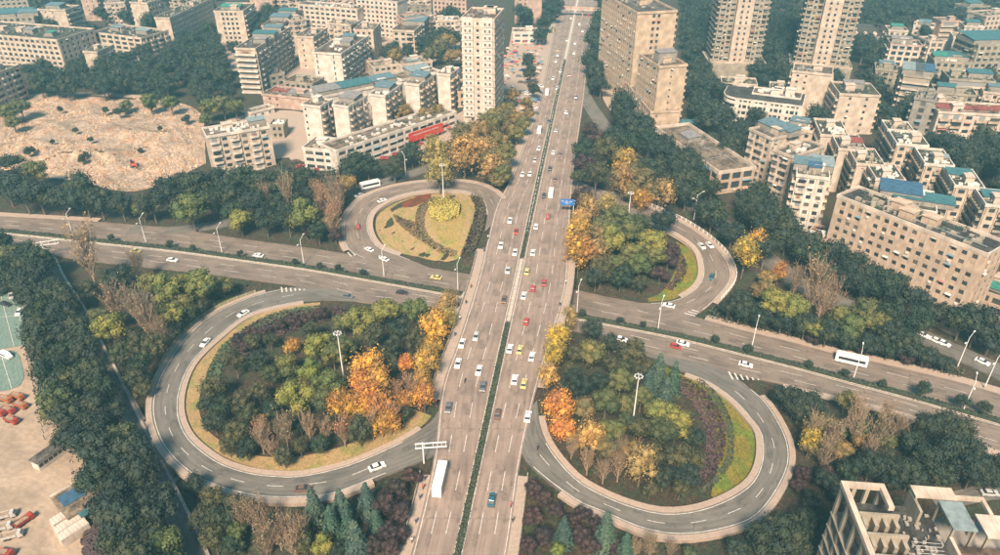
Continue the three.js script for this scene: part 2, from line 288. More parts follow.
for (const k of ['loopSW', 'loopSE', 'loopNW', 'loopNE']) {
  const r = roads[k], n = r.a.length, lo = Math.round(n * .1), hi = Math.round(n * .9);
  part('lane_markings', dashes(cut(across(r, .5), lo, hi), 4, 6, .17, .016), paint, r.mesh, true);
  for (const s of [0, 1]) { const p = cut(across(r, s, .45), lo, hi); part('edge_line', strip(offs(p, -.1), offs(p, .1), .016), paint, r.mesh); }
}
{ const p = across(roads.rampSW, 0, -.1); struct('kerb', strip(offs(p, -.35), offs(p, .35), .18, .9), kerbMat, 'pale kerb running down beside the shaded slip road'); }
// gore chevrons where ramps meet roads
function chevron(parent, u, v, y, turn, w, n) {
  const g = []; for (let i = 0; i < n; i++) { const l = w * (1 - i / n); g.push(bx(l, .01, .5).rotateY(.5).translate(l / 2, 0, -i * 1.5)); }
  const p = S(u, v, y); const m = part('gore_hatching', g, paint, parent, true); m.position.set(p.x, y + .024, p.z); m.rotation.y = turn;
}
for (const [k, u, v, y, t] of [['crossS', 284, 287, 0, -1.75], ['crossN', 350, 252, 0, -1.5], ['crossN', 686, 312, 0, -1.0], ['crossS', 732, 372, 0, -2.0]]) chevron(roads[k].mesh, u, v, y + .03, t, 3.6, 6);

// shoulders and pavements: a real step above the road
function shoulder(k, side, i0, i1, w, m = paveMat, lab, dy = .13) {
  const r = roads[k], n = r.a.length, e = cut(side ? r.b : r.a, Math.round(n * i0), Math.round(n * i1)), sgn = (side ? 1 : -1) * (offs(r.a, 1)[0].distanceTo(r.b[0]) < offs(r.a, -1)[0].distanceTo(r.b[0]) ? 1 : -1);
  return struct('pavement', strip(e, offs(e, sgn * w), dy, 1.3), m, lab);
}
shoulder('loopSW', 0, .14, .88, 1.6, paveMat, 'tan paved shoulder outside the lower left loop');
shoulder('loopSW', 1, .10, .93, 1.5, paveMat, 'tan paved shoulder inside the lower left loop');
shoulder('loopSE', 0, .16, .88, 1.5, paveMat, 'tan paved shoulder outside the lower right loop');
shoulder('loopSE', 1, .05, .9, 1.6, paveMat, 'tan paved shoulder inside the lower right loop');
shoulder('loopNW', 0, .16, .93, 2, paveMat, 'tan paved shoulder outside the upper left loop');
shoulder('loopNW', 1, .14, .9, 2, paveMat, 'tan paved shoulder inside the upper left loop');
shoulder('loopNE', 0, .2, .85, 1.8, paveMat, 'pale paved shoulder outside the upper right loop');
shoulder('loopNE', 1, .3, .8, 1.8, paveMat, 'pale paved shoulder inside the upper right loop');
const ixMain = (k, v) => { const r = roads[k]; let p = S(axis(v), v, DECK), b = 0, m = 1e9; r.mid.forEach((q, i) => { const d = Math.abs(q.z - p.z); if (d < m) { m = d; b = i; } }); return b / r.a.length; };
const ixAt = (k, u, v) => near(k, S(u, v, 0)).i / roads[k].a.length;
const walk = (k, side, v0, v1, w, lab) => shoulder(k, side, ixMain(k, v0), ixMain(k, v1), w, paveMat, lab, .15);
walk('mainW', 0, 620, 468, 2.6, 'narrow pavement beside the bridge approach near the bus');
walk('mainW', 0, 398, 245, 3, 'pavement on the left of the bridge');
walk('mainW', 0, 178, 20, 4, 'pavement between the main road and the market');
walk('mainE', 1, 620, 465, 2.4, 'narrow pavement right of the near carriageway');
walk('mainE', 1, 385, 222, 2.4, 'pavement on the right of the bridge');
{ const r = roads.crossN, n = r.a.length; for (const [i0, i1, t] of [[.02, ixAt('crossN', 115, 223), 'west'], [ixAt('crossN', 712, 322), .98, 'east']]) shoulder('crossN', 0, i0, i1, 3, paveMat, `verge pavement along the ${t} half of the upper cross road`); shoulder('crossS', 1, ixAt('crossS', 778, 383), .98, 2.2, paveMat, 'verge pavement below the cross road past the loop'); }
// medians
{
  const r = roads.crossN, q = roads.crossS;
  const n = 160, A = new THREE.CatmullRomCurve3(r.b).getSpacedPoints(n), B = new THREE.CatmullRomCurve3(q.a).getSpacedPoints(n);
  struct('median_kerb', strip(A, B, .16, .6), kerbMat, 'raised planted median of the cross road'); roads.crossMed = { mid: A.map((p, i) => p.clone().lerp(B[i], .5)) };
  const a = roads.mainW.b, b = roads.mainE.a, A2 = new THREE.CatmullRomCurve3(a).getSpacedPoints(200), B2 = new THREE.CatmullRomCurve3(b).getSpacedPoints(200);
  struct('median_kerb', strip(A2, B2, .17, 1.6), kerbMat, 'raised median of the main road'); roads.mainMed = { mid: A2.map((p, i) => p.clone().lerp(B2[i], .5)) };
}
// bridge piers and abutments under the deck
{
  const xr = S(507, 303, 0), d = roads.crossN.dir[near('crossN', xr).i], turn = Math.atan2(-d.z, d.x);
  const b = thing('road_bridge', 'concrete bridge carrying the main road over the cross road', 'bridge', V(xr.x, 0, xr.z), turn);
  for (const z of [-15.5, 15.5]) part('abutment', bs(-15, 15, -.6, 5.85, z - .6, z + .6), concrete, b);
  for (const x of [-9, -3, 3, 9]) part('pier', cyl(.55, .55, 5.0, x, -.4, 0, 14), concrete, b);
  part('pier_cap', bs(-12, 12, 4.6, 5.85, -.8, .8), concrete, b);
}
// parapets with posts on the bridge edges
function railing(pts, h, label, group, sp = 3, post = concrete, cat = 'railing') {
  const t = thing('railing', label, cat, null, 0, group); const c = new THREE.CatmullRomCurve3(pts), L = c.getLength(), n = Math.floor(L / sp);
  const pg = bx(.28, h, .28, 0, h / 2, 0);
  for (let i = 0; i <= n; i++) { const p = c.getPointAt(i / n), m = part('post', pg, post, t); m.position.copy(p); }
  const q = c.getSpacedPoints(n * 2), up = q.map(p => p.clone().setY(p.y + h - .12));
  part('rail', strip(offs(up, -.07), offs(up, .07), 0, .12), post, t);
  const lo = q.map(p => p.clone().setY(p.y + h * .45)); part('rail', strip(offs(lo, -.05), offs(lo, .05), 0, .1), post, t);
}
const sideOf = (k, side, v0, v1, w) => { const r = roads[k], n = r.a.length, e = cut(side ? r.b : r.a, Math.round(n * ixMain(k, v0)), Math.round(n * ixMain(k, v1))), sg = (side ? 1 : -1) * (offs(r.a, 1)[0].distanceTo(r.b[0]) < offs(r.a, -1)[0].distanceTo(r.b[0]) ? 1 : -1); return offs(e, sg * w).map(p => p.setY(p.y + .15)); };
railing(sideOf('mainW', 0, 620, 470, 2.4), 1.1, 'railing along the pavement left of the white bus', 'bridge railings');
railing(sideOf('mainW', 0, 396, 250, 2.8), 1.1, 'railing on the left edge of the bridge above the golden trees', 'bridge railings');
railing(sideOf('mainE', 1, 620, 470, 2.2), 1.1, 'railing on the right edge of the near carriageway', 'bridge railings');
railing(sideOf('mainE', 1, 383, 226, 2.2), 1.1, 'railing on the right edge of the bridge', 'bridge railings');
{ const r = roads.loopNE, n = r.a.length, e = cut(r.a, Math.round(n * .3), Math.round(n * .84)); railing(offs(e, (offs(r.a, 1)[0].distanceTo(r.b[0]) < offs(r.a, -1)[0].distanceTo(r.b[0]) ? -1 : 1) * 1.6).map(p => p.setY(p.y + .13)), 1.2, 'white post balustrade along the outside of the upper right loop', undefined, 2.2, whiteMetal, 'balustrade'); }
{ const r = roads.loopSW, n = r.a.length, e = cut(r.a, Math.round(n * .15), Math.round(n * .4)); railing(offs(e, (offs(r.a, 1)[0].distanceTo(r.b[0]) < offs(r.a, -1)[0].distanceTo(r.b[0]) ? -1 : 1) * 1.45).map(p => p.setY(p.y + .13)), 1, 'railing round the outside of the lower left loop', undefined, 3); }
{ const m = roads.mainMed.mid; const p = m.filter(q => q.z < -235); railing(p.map(q => q.clone().setY(q.y + .17)), .9, 'white fence on the far median of the main road', undefined, 4, whiteMetal, 'fence'); }

// ---------------------------------------------------------------- lawns and open lots laid on the terrain
function patch(name, A, B, m, label, dy = .16, nv = 6, n = 40) {
  const f = L => { const p = L.map(([u, v]) => G(u, v)); return new THREE.CatmullRomCurve3(p, false, 'centripetal').getSpacedPoints(n); };
  return struct(name, strip(f(A), f(B), dy, 0, true, nv), m, label);
}
function innerRing(k, side, i0, i1, w0, w1, m, label, name = 'lawn', dy = .13) {
  const r = roads[k], n = r.a.length, e = cut(side ? r.b : r.a, Math.round(n * i0), Math.round(n * i1)), sg = (side ? 1 : -1) * (offs(r.a, 1)[0].distanceTo(r.b[0]) < offs(r.a, -1)[0].distanceTo(r.b[0]) ? 1 : -1);
  const N = e.length, a = offs(e, sg * (w0 - .4)), b = e.map((p, i) => offs(e, sg * (w0 + w1(i / N)))[i]);
  return struct(name, strip(a, b, dy, 0, true, 6), m, label);
}
innerRing('loopSW', 1, .08, .95, 1.5, t => 4.6 + 1.3 * Math.sin(t * 9), dryLawnMat, 'yellowing grass rim inside the lower left loop');
innerRing('loopSW', 0, .14, .34, 1.6, t => 3 * Math.sin(Math.PI * t) + .3, lawnMat, 'grass verge between cross road and lower left loop');
innerRing('loopSE', 1, .44, .94, 1.6, t => 1.5 + 9.5 * Math.pow(Math.sin(Math.PI * Math.min(1, t * 1.02)), .7), lawnMat, 'bright lawn crescent inside the lower right loop');
innerRing('loopNE', 1, .42, .9, 1.8, t => .6 + 7.5 * Math.sin(Math.PI * t), lawnMat, 'lawn crescent inside the upper right loop');
patch('lawn', [[384, 246], [376, 230], [379, 214], [396, 203], [420, 196], [450, 194], [470, 196], [481, 205]], [[398, 253], [425, 259], [440, 261], [452, 261], [457, 260], [461, 255], [465, 246], [472, 230]], dryLawnMat, 'dry tan lawn inside the upper left loop', .15);
patch('flower_bed', [[402, 204], [412, 199], [424, 195], [431, 194]], [[404, 208], [414, 207], [424, 202], [431, 198]], redBedMat, 'red flower bed on the dry lawn', .24, 3, 12);
patch('lawn', [[430, 214], [432, 228], [440, 240], [452, 250]], [[468, 200], [466, 215], [462, 232], [458, 250]], mat(C(.42, .33, .12), 1, { map: dryTex }), 'yellow-green lawn round the golden bush', .22);
patch('dirt_lot', [[-20, 140], [8, 104], [40, 97], [90, 97], [130, 100], [170, 101], [196, 110], [204, 120]], [[-20, 185], [0, 170], [40, 178], [80, 182], [110, 190], [135, 192], [165, 184], [206, 164]], dirtMat, 'bare tan demolition ground strewn with rubble', .32, 40, 90);
patch('yard', [[-60, 285], [20, 285], [28, 318], [38, 350], [52, 385], [62, 420], [72, 445], [86, 465], [92, 495], [104, 560], [110, 600]], [[-70, 285], [-60, 290], [-60, 320], [-60, 350], [-60, 385], [-60, 420], [-60, 445], [-60, 465], [-60, 495], [-60, 560], [-60, 600]], yardMat, 'tan earth yard with trucks and containers', .14, 14, 60);
patch('sports_court', [[-30, 289], [0, 291], [16, 291], [21, 300], [27, 322], [26, 345]], [[-50, 340], [-40, 345], [-20, 350], [0, 350], [10, 348], [18, 347]], courtMat, 'worn green parking court', .24, 8, 24);
patch('sports_court', [[-40, 352], [0, 351], [15, 352], [22, 366], [24, 378]], [[-40, 395], [-20, 394], [0, 392], [10, 390], [20, 386]], courtMat, 'small green court with a curved edge', .26, 6, 24);
patch('pavement', [[290, 160], [330, 166], [380, 158], [430, 148], [470, 132], [500, 112], [520, 80], [530, 40]], [[285, 140], [330, 150], [380, 140], [430, 125], [465, 110], [480, 95], [505, 60], [512, 30]], paveMat, 'busy paved market forecourt', .2, 8, 50);
patch('pavement', [[225, 120], [262, 112], [300, 112], [330, 140]], [[275, 160], [285, 158], [290, 158], [300, 158]], paveMat, 'dusty courtyard behind the small apartment block', .2, 6, 20);
patch('pavement', [[598, 75], [600, 90], [608, 108], [620, 120]], [[616, 70], [622, 85], [634, 100], [648, 118]], paveMat, 'pavement in front of the long tan block', .2, 4, 20);
patch('service_road', [[1060, 474], [1000, 481], [960, 490], [930, 497]], [[1060, 500], [1000, 500], [960, 507], [940, 512]], laneAsphalt, 'shaded service lane behind the concrete frame building', .2, 4, 20);
patch('path', [[110, 355], [126, 385], [147, 422], [160, 450], [182, 476]], [[104, 356], [119, 386], [137, 424], [154, 462], [168, 490]], paveMat, 'tan footpath between slip road and loop', .18, 3, 20);

patch('pavement', [[205, 70], [250, 72], [300, 80], [330, 84], [380, 70], [460, 60]], [[225, 10], [260, 10], [300, 10], [340, 10], [400, 10], [460, 10]], paveMat, 'grey lanes and courtyards between the upper left apartment blocks', .16, 8, 30);
patch('path', [[30, 98], [80, 96], [130, 98], [170, 100]], [[30, 95], [80, 93], [130, 95], [170, 97]], paveMat, 'pale track along the top of the bare lot', .3, 2, 24);

patch('pavement', [[500, 118], [505, 100], [512, 84], [524, 60], [530, 40]], [[527, 136], [534, 115], [541, 95], [546, 66], [549, 45]], paveMat, 'paved strip of parked cars and stalls left of the far main road', .24, 6, 30);

// ---------------------------------------------------------------- vegetation
function leafMesh() { return { p: [], n: [], c: [] }; }
function leafQuad(o, pos, out, size, col, flat = .5, el = 1) {
  const nrm = V(rr(-1, 1), rr(-1, 1), rr(-1, 1)).normalize().lerp(out, flat).normalize();
  const t = V(rr(-1, 1), rr(-1, 1), rr(-1, 1)).cross(nrm).normalize(), b = nrm.clone().cross(t);
  t.multiplyScalar(size * rr(.6, 1.2)); b.multiplyScalar(size * el * rr(.5, 1));
  const A = pos.clone().add(t), B = pos.clone().add(b), D = pos.clone().sub(t), E = pos.clone().sub(b), k = rr(.72, 1.3), w = rr(-.06, .06);
  const sn = nrm.clone().lerp(out, .4).normalize();
  for (const q of [A, B, D, A, D, E]) { o.p.push(q.x, q.y, q.z); o.n.push(sn.x, sn.y, sn.z); o.c.push(col[0] * k * (1 + w), col[1] * k, col[2] * k * (1 - w)); }
}
function core(o, c, rx, ry, rz, col) {
  const g = new THREE.IcosahedronGeometry(1, 1), p = g.attributes.position;
  for (let i = 0; i < p.count; i++) {
    const v = V(p.getX(i), p.getY(i), p.getZ(i)), k = .78 + .32 * vn(v.x * 2.3 + c.x + 20, v.y * 2.3 + v.z * 1.7 + c.z + 20), n = v.clone();
    v.set(v.x * rx * k, v.y * ry * k, v.z * rz * k).add(c); o.p.push(v.x, v.y, v.z); o.n.push(n.x, n.y, n.z); const s = .8 + .3 * hash(i, 3); o.c.push(col[0] * s, col[1] * s, col[2] * s);
  }
}
function bake(o) { const g = new THREE.BufferGeometry(); for (const [k, a, n] of [['position', o.p, 3], ['normal', o.n, 3], ['color', o.c, 3]]) g.setAttribute(k, new THREE.Float32BufferAttribute(a, n)); return g; }
const leafMat = new THREE.MeshStandardMaterial({ color: 0xffffff, vertexColors: true, roughness: .8, side: THREE.DoubleSide });
const leafMats = [[1, 1, 1], [.8, .86, .85], [1.25, 1.14, .9], [1.1, 1.0, .95], [.9, 1.05, .8], [1.25, 1.1, .95]].map(c => { const m = leafMat.clone(); m.color = C(...c); return m; });
const barkMat = mat(C(.13, .10, .075), .95);
// crown radius 4.5 m, returned with its trunk; `cy` is the height of the crown's centre
function broadTree(cols, { lobes = 16, leaves = 2000, size = .27, sq = .85, loose = 1, h = 6.2, R = 4.5, fill = .72 } = {}) {
  const o = leafMesh(), L = [];
  for (let i = 0; i < lobes; i++) {
    const a = i * 2.4 + rr(-.5, .5), e = Math.asin(rr(-.45, 1)), d = rr(.45, .72) * R, r = rr(.26, .46) * R;
    L.push({ c: V(Math.cos(a) * Math.cos(e) * d, h + Math.sin(e) * d * sq, Math.sin(a) * Math.cos(e) * d), r, col: pick(cols) });
  }
  L.push({ c: V(0, h, 0), r: R * .55, col: cols[0] });
  let tot = 0; for (const l of L) tot += l.r * l.r;
  for (const l of L) {
    if (fill) core(o, l.c, l.r * fill, l.r * fill * sq, l.r * fill, l.col);
    const n = Math.round(leaves * l.r * l.r / tot);
    for (let i = 0; i < n; i++) { const d = V(rr(-1, 1), rr(-.8, 1), rr(-1, 1)).normalize(), q = d.clone().multiplyScalar(l.r * rr(.72, 1.12) * (rnd() < .1 ? 1.15 * loose : 1)); q.y *= sq; leafQuad(o, q.add(l.c), d, size, l.col); }
  }
  const tr = []; tr.push(rod(V(0, -.6, 0), V(.1, h * .7, .05), .28, .18, 7));
  for (let i = 0; i < 6; i++) { const l = L[i * 2 % L.length].c; tr.push(rod(V(.05, h * rr(.35, .65), 0), l, .11, .04, 5)); }
  return { crown: bake(o), trunk: mergeGeometries(tr), h, R };
}
function coniferTree(cols, R = 2.6, H = 11) {
  const o = leafMesh(); for (let k = 0; k < 13; k++) {
    const t = k / 13, y = 1.4 + t * (H - 1.6), r = R * (1 - t) * rr(.9, 1.1) + .25, n = Math.round(40 * (1 - t) + 12), col = pick(cols);
    core(o, V(0, y, 0), r * .55, .6, r * .55, col);
    for (let i = 0; i < n * 2.2; i++) { const a = rr(0, 6.283), d = Math.sqrt(rr(.12, 1.1)) * r; leafQuad(o, V(Math.cos(a) * d, y - d * .3 + rr(-.25, .25), Math.sin(a) * d), V(Math.cos(a) * .6, .8, Math.sin(a) * .6).normalize(), .32, col, .6); }
  }
  return { crown: bake(o), trunk: rod(V(0, -.6, 0), V(0, H * .92, 0), .22, .04, 6), h: H * .5, R: R * 1.15 };
}
function bareTree(cols, dense = 1, H = 10, R = 3.6) {   // thin upright branches with sparse dry leaf
  const o = leafMesh(), tr = [rod(V(0, -.6, 0), V(0, H * .9, 0), .2, .05, 6)];
  for (let i = 0; i < 44; i++) {
    const y = rr(.8, H * .7), a = rr(0, 6.283), l = R * rr(.35, 1.0) * (1 - y / H * .6), up = rr(1.2, 2.6), A = V(0, y, 0), B = V(Math.cos(a) * l, Math.min(H * 1.05, y + l * up), Math.sin(a) * l);
    tr.push(rod(A, B, .07, .03, 3));
    for (let k = 0; k < 4; k++) { const m = A.clone().lerp(B, rr(.3, .9)), e = m.clone().add(V(rr(-.7, .7), rr(1, 2.4), rr(-.7, .7))); tr.push(rod(m, e, .04, .02, 3)); }
    const n = Math.round(7 * dense); for (let k = 0; k < n; k++) { const q = A.clone().lerp(B, rr(.25, 1.08)).add(V(rr(-.5, .5), rr(-.3, 1.2), rr(-.5, .5))); leafQuad(o, q, V(0, .5, .6), .13, pick(cols), .2, 2.2); }
  }
  return { crown: bake(o), trunk: mergeGeometries(tr), h: H * .55, R };
}
const barkPale = mat(C(.30, .215, .145), .95);
const TR = {
  dark: [0, 1, 2, 3, 4, 5, 6, 7].map(i => broadTree([[.019, .034, .022], [.014, .028, .021], [.030, .041, .021]], { leaves: 2000, fill: .6, lobes: 11 + i * 2, sq: .75 + .07 * i, size: .24 + .012 * (i % 4), loose: 1 + .05 * i })),
  mid: [0, 1, 2, 3].map(i => broadTree([[.042, .050, .024], [.032, .042, .024], [.056, .058, .026]], { fill: .58, lobes: 13 + 3 * i, sq: .8 + .1 * i, size: .25 })),
  green: [0, 1, 2].map(() => broadTree([[.080, .092, .030], [.060, .078, .030], [.102, .105, .034]])),
  light: [0, 1].map(() => broadTree([[.125, .140, .033], [.092, .115, .032], [.155, .155, .036]])),
  olive: [0, 1, 2].map(() => broadTree([[.15, .115, .045], [.10, .09, .04], [.19, .135, .05]], { loose: 1.2 })),
  gold: [0, 1, 2].map(() => broadTree([[.50, .285, .045], [.38, .215, .04], [.55, .35, .07], [.27, .17, .045], [.20, .15, .05]], { sq: 1.3, h: 6.8, loose: 1.5, fill: .42, lobes: 24, size: .22, leaves: 2200 })),
  dull: [0, 1, 2].map(() => broadTree([[.30, .19, .07], [.22, .15, .06], [.36, .24, .09], [.17, .125, .05]], { sq: 1.25, h: 6.6, loose: 1.5, fill: .42, lobes: 24, size: .22, leaves: 2100 })),
  orange: [0, 1].map(() => broadTree([[.50, .205, .045], [.38, .15, .04], [.54, .27, .05], [.26, .12, .045]], { sq: 1.3, h: 6.8, loose: 1.5, fill: .38, lobes: 24, size: .22, leaves: 2100 })),
  purple: [0, 1, 2].map(() => broadTree([[.036, .020, .023], [.026, .018, .020], [.045, .027, .025]], { h: 4.2, leaves: 1500 })),
  bare: [0, 1, 2].map(() => bareTree([[.20, .145, .085], [.15, .115, .07], [.25, .185, .11]], 1)),
  rust: [0, 1].map(() => bareTree([[.34, .15, .07], [.26, .13, .07], [.32, .19, .08]], 1.4)),
  conifer: [0, 1].map(() => coniferTree([[.034, .066, .052], [.026, .055, .048], [.048, .082, .056]])),
};
const TW = {
  dark: ['evergreen_tree', 'evergreen tree', 'dark evergreen tree'], mid: ['dull_green_tree', 'green tree', 'dull dark olive-green tree'], green: ['broadleaf_tree', 'green tree', 'mid green broadleaf tree'], light: ['broadleaf_tree', 'green tree', 'bright light green tree'],
  olive: ['olive_toned_tree', 'olive tree', 'dull olive-brown tree'], gold: ['golden_tree', 'golden tree', 'golden yellow autumn tree'], dull: ['faded_gold_tree', 'golden tree', 'faded dull gold tree'], orange: ['orange_tree', 'orange tree', 'orange autumn tree'], purple: ['purple_shrub', 'shrub', 'dark purple shrub'], median: ['median_shrub', 'shrub', 'small dark round shrub'],
  bare: ['bare_tree', 'bare tree', 'thin bare tan tree'], rust: ['rusty_tree', 'bare tree', 'sparse rust coloured tree'], conifer: ['conifer_tree', 'conifer', 'pointed blue-green conifer'],
};
const planted = [];
TR.median = TR.dark;
function stand(type, p, s, area) {   // a tree whose foot is p, scaled s
  const k = pick(TR[type]), [name, cat] = TW[type]; const o = thing(name, '', cat, p, rr(0, 6.283)); o.scale.setScalar(s); o.scale.x *= rr(.88, 1.12); o.scale.y *= rr(.85, 1.2);
  part('crown', k.crown, pick(leafMats), o); part('trunk', k.trunk, type === 'bare' || type === 'rust' ? barkPale : barkMat, o);
  planted.push({ o, type, area, x: p.x / -p.z }); return o;
}
// a tree read off the photo by its crown's middle and radius
function tree(type, u, v, r, area) {
  const k = TR[type][0]; let y = 3, s = 1, p;
  for (let i = 0; i < 6; i++) { p = S(u, v, y + k.h * s); s = clamp(r * 1.16 * p.t / F / k.R, .3, 2.1); y = ground(p.x, p.z); }
  for (let i = 0; i < 12; i++) {              // keep the trunk off the carriageways
    const g = roadGap(p); if (g > 1.6) break;
    let m = 1e9, b; for (const q of samples) { const d = Math.hypot(q.x - p.x, q.z - p.z) - q.w; if (d < m) { m = d; b = q; } }
    const d = V(p.x - b.x, 0, p.z - b.z); if (d.lengthSq() < .01) d.set(1, 0, 0); p.add(d.normalize().multiplyScalar(1));
  }
  p.y = ground(p.x, p.z); return stand(type, p, s, area);
}
function grove(area, data) { for (const type in data) data[type].forEach(([u, v, r], i) => tree(type === 'dark' && area.includes('loop') && i % 3 ? 'mid' : type, u, v, r, area)); }
grove('inside the lower left loop', {
  gold: [[435, 328, 14], [427, 363, 13], [369, 368, 17], [376, 384, 14], [432, 345, 10], [422, 382, 11]], dull: [[448, 301, 12], [449, 320, 9]],
  orange: [[424, 398, 11], [341, 404, 13], [362, 385, 12], [370, 398, 13], [390, 420, 12], [381, 409, 15], [361, 403, 13], [406, 365, 8], [292, 345, 8], [384, 427, 12], [356, 424, 12], [404, 400, 10]],
  rust: [[411, 385, 12], [396, 418, 12], [343, 432, 12], [372, 425, 12], [262, 430, 12], [397, 388, 9]],
  light: [[317, 345, 15], [295, 396, 17], [310, 373, 11], [384, 310, 15], [358, 320, 15]],
  green: [[285, 363, 13], [328, 383, 16], [333, 356, 12], [414, 308, 13], [343, 323, 11], [372, 318, 12], [345, 345, 11], [322, 400, 12]],
  dark: [[401, 328, 15], [374, 338, 13], [416, 343, 11], [391, 350, 10], [389, 365, 10], [404, 414, 9], [260, 363, 12], [214, 388, 12], [235, 363, 12], [222, 406, 12], [242, 399, 12], [258, 391, 11], [214, 422, 11], [235, 433, 13], [228, 446, 10], [246, 450, 10], [283, 459, 11], [363, 440, 13], [320, 443, 9], [270, 375, 10], [252, 340, 9], [270, 410, 11], [250, 420, 11], [280, 425, 10], [300, 425, 9], [270, 340, 8], [300, 448, 9], [207, 405, 9], [310, 330, 10], [330, 425, 8], [425, 325, 8]],
  bare: [[260, 437, 13], [285, 433, 13], [308, 428, 11], [272, 447, 11], [325, 430, 10]],
  purple: [[265, 330, 7], [280, 326, 7], [295, 323, 7], [308, 320, 7], [322, 316, 7], [250, 332, 7], [238, 340, 7], [246, 348, 7], [410, 430, 6]],
});
grove('in the wedge left of the lower left loop', {
  bare: [[87, 260, 19], [137, 268, 10], [113, 302, 16], [146, 320, 18], [134, 308, 14], [160, 332, 12]], light: [[197, 279, 13], [202, 289, 15], [167, 291, 15], [169, 315, 14], [108, 333, 15], [180, 283, 12]], green: [[96, 316, 10], [222, 285, 10], [150, 285, 12], [185, 305, 10]],
  dark: [[121, 276, 12], [121, 351, 12], [139, 346, 12], [141, 368, 13], [136, 381, 12], [164, 350, 12], [182, 336, 9], [192, 315, 9], [88, 288, 11], [110, 278, 9], [128, 362, 10], [150, 390, 9], [175, 325, 8], [205, 308, 8], [155, 375, 9], [118, 318, 9]],
});
grove('around the upper right loop', {
  gold: [[625, 165, 13], [578, 235, 13]], dull: [[621, 186, 13], [661, 199, 13], [587, 210, 12], [608, 202, 10], [597, 257, 12], [580, 222, 10]], orange: [[579, 256, 15], [641, 204, 10]], olive: [[641, 177, 14], [632, 190, 11], [650, 190, 11], [600, 230, 10]],
  light: [[611, 244, 14], [651, 239, 15]], green: [[619, 217, 14], [606, 224, 12], [634, 252, 14], [614, 262, 12], [639, 267, 12], [656, 256, 11], [628, 235, 12]], dark: [[664, 224, 12], [641, 222, 11], [601, 272, 12], [621, 277, 11], [606, 155, 14], [596, 175, 13], [583, 148, 11], [578, 178, 8], [640, 282, 9], [590, 283, 9]],
  purple: [[583, 163, 13], [586, 193, 12], [577, 200, 8], [660, 275, 9], [668, 262, 9], [672, 250, 8], [598, 142, 10], [590, 130, 9]],
});
grove('along the long tan block and slip road', { dark: [[634, 147, 14], [651, 153, 14], [671, 163, 15], [687, 173, 15], [694, 188, 14], [656, 165, 13], [677, 184, 12], [619, 111, 14], [631, 124, 13], [641, 131, 13], [611, 116, 11], [650, 140, 12], [665, 148, 12], [690, 160, 12], [714, 203, 12], [727, 206, 15], [742, 216, 15], [737, 226, 13], [645, 120, 9], [700, 176, 10], [620, 135, 11], [712, 190, 10]] });
grove('below the right-hand apartments', {
  dark: [[760, 196, 14], [766, 208, 14], [773, 223, 14], [760, 223, 14], [788, 236, 14], [808, 249, 14], [833, 256, 14], [856, 264, 14], [775, 246, 14], [800, 261, 14], [826, 269, 13], [851, 276, 14], [858, 289, 14], [881, 295, 16], [911, 300, 16], [937, 310, 16], [959, 325, 17], [977, 328, 16], [994, 336, 16], [921, 318, 14], [891, 313, 14], [872, 280, 14], [896, 287, 14], [842, 285, 12], [748, 200, 12], [750, 210, 12], [785, 222, 10], [820, 240, 10], [925, 300, 12], [950, 310, 12], [905, 330, 11]],
  gold: [[745, 259, 13], [755, 250, 12]], orange: [[780, 271, 9]], light: [[775, 303, 15], [795, 313, 14], [813, 328, 12]], olive: [[765, 292, 12], [768, 275, 9]], bare: [[813, 291, 18], [833, 299, 13], [795, 285, 12], [822, 305, 12]],
  green: [[863, 313, 13], [876, 324, 13], [851, 330, 13], [840, 318, 12], [890, 335, 10]],
});
grove('between slip road and right half of the cross road', { dark: [[889, 336, 13], [906, 347, 12], [871, 343, 13], [926, 355, 11], [826, 338, 12], [760, 320, 11], [945, 364, 9], [740, 311, 12], [727, 315, 9], [742, 296, 11], [780, 326, 11], [848, 346, 10], [800, 335, 11], [888, 352, 9], [755, 308, 10]], purple: [[905, 357, 8], [860, 347, 8], [925, 363, 7], [812, 342, 8]] });
grove('behind the left half of the cross road', {
  dark: [[15, 198, 16], [58, 196, 16], [83, 196, 16], [98, 200, 14], [119, 207, 11], [151, 203, 14], [166, 193, 14], [197, 190, 16], [214, 180, 15], [227, 193, 15], [240, 178, 15], [247, 200, 14], [265, 185, 15], [288, 183, 15], [305, 178, 13], [258, 198, 14], [275, 200, 13], [318, 231, 10], [288, 220, 12], [265, 221, 12], [333, 179, 11], [361, 171, 12], [374, 168, 12], [391, 168, 10], [353, 175, 11], [416, 155, 11], [36, 195, 15], [5, 185, 15], [180, 183, 12], [232, 208, 11], [320, 188, 11], [10, 160, 12], [300, 195, 12], [212, 205, 11], [405, 160, 9]],
  green: [[187, 208, 15], [33, 173, 12], [140, 210, 10]], light: [[237, 219, 13], [304, 218, 15]], bare: [[265, 200, 10], [288, 197, 13], [336, 197, 12], [345, 207, 10]], rust: [[318, 194, 11], [341, 212, 10], [338, 225, 10], [330, 215, 10], [346, 200, 9], [325, 200, 10]], olive: [[333, 190, 10], [346, 185, 9], [328, 222, 9]], purple: [[326, 209, 10], [310, 232, 8], [340, 235, 8]],
});
grove('between the market and the upper left loop', { dull: [[435, 155, 14], [447, 168, 13], [464, 158, 15], [480, 168, 14], [485, 150, 12]], green: [[492, 158, 12], [500, 175, 10]], olive: [[477, 130, 13], [462, 135, 12], [492, 125, 12], [500, 113, 11], [507, 156, 11], [505, 170, 10], [450, 145, 11], [495, 183, 8], [470, 145, 11], [498, 140, 10]] });
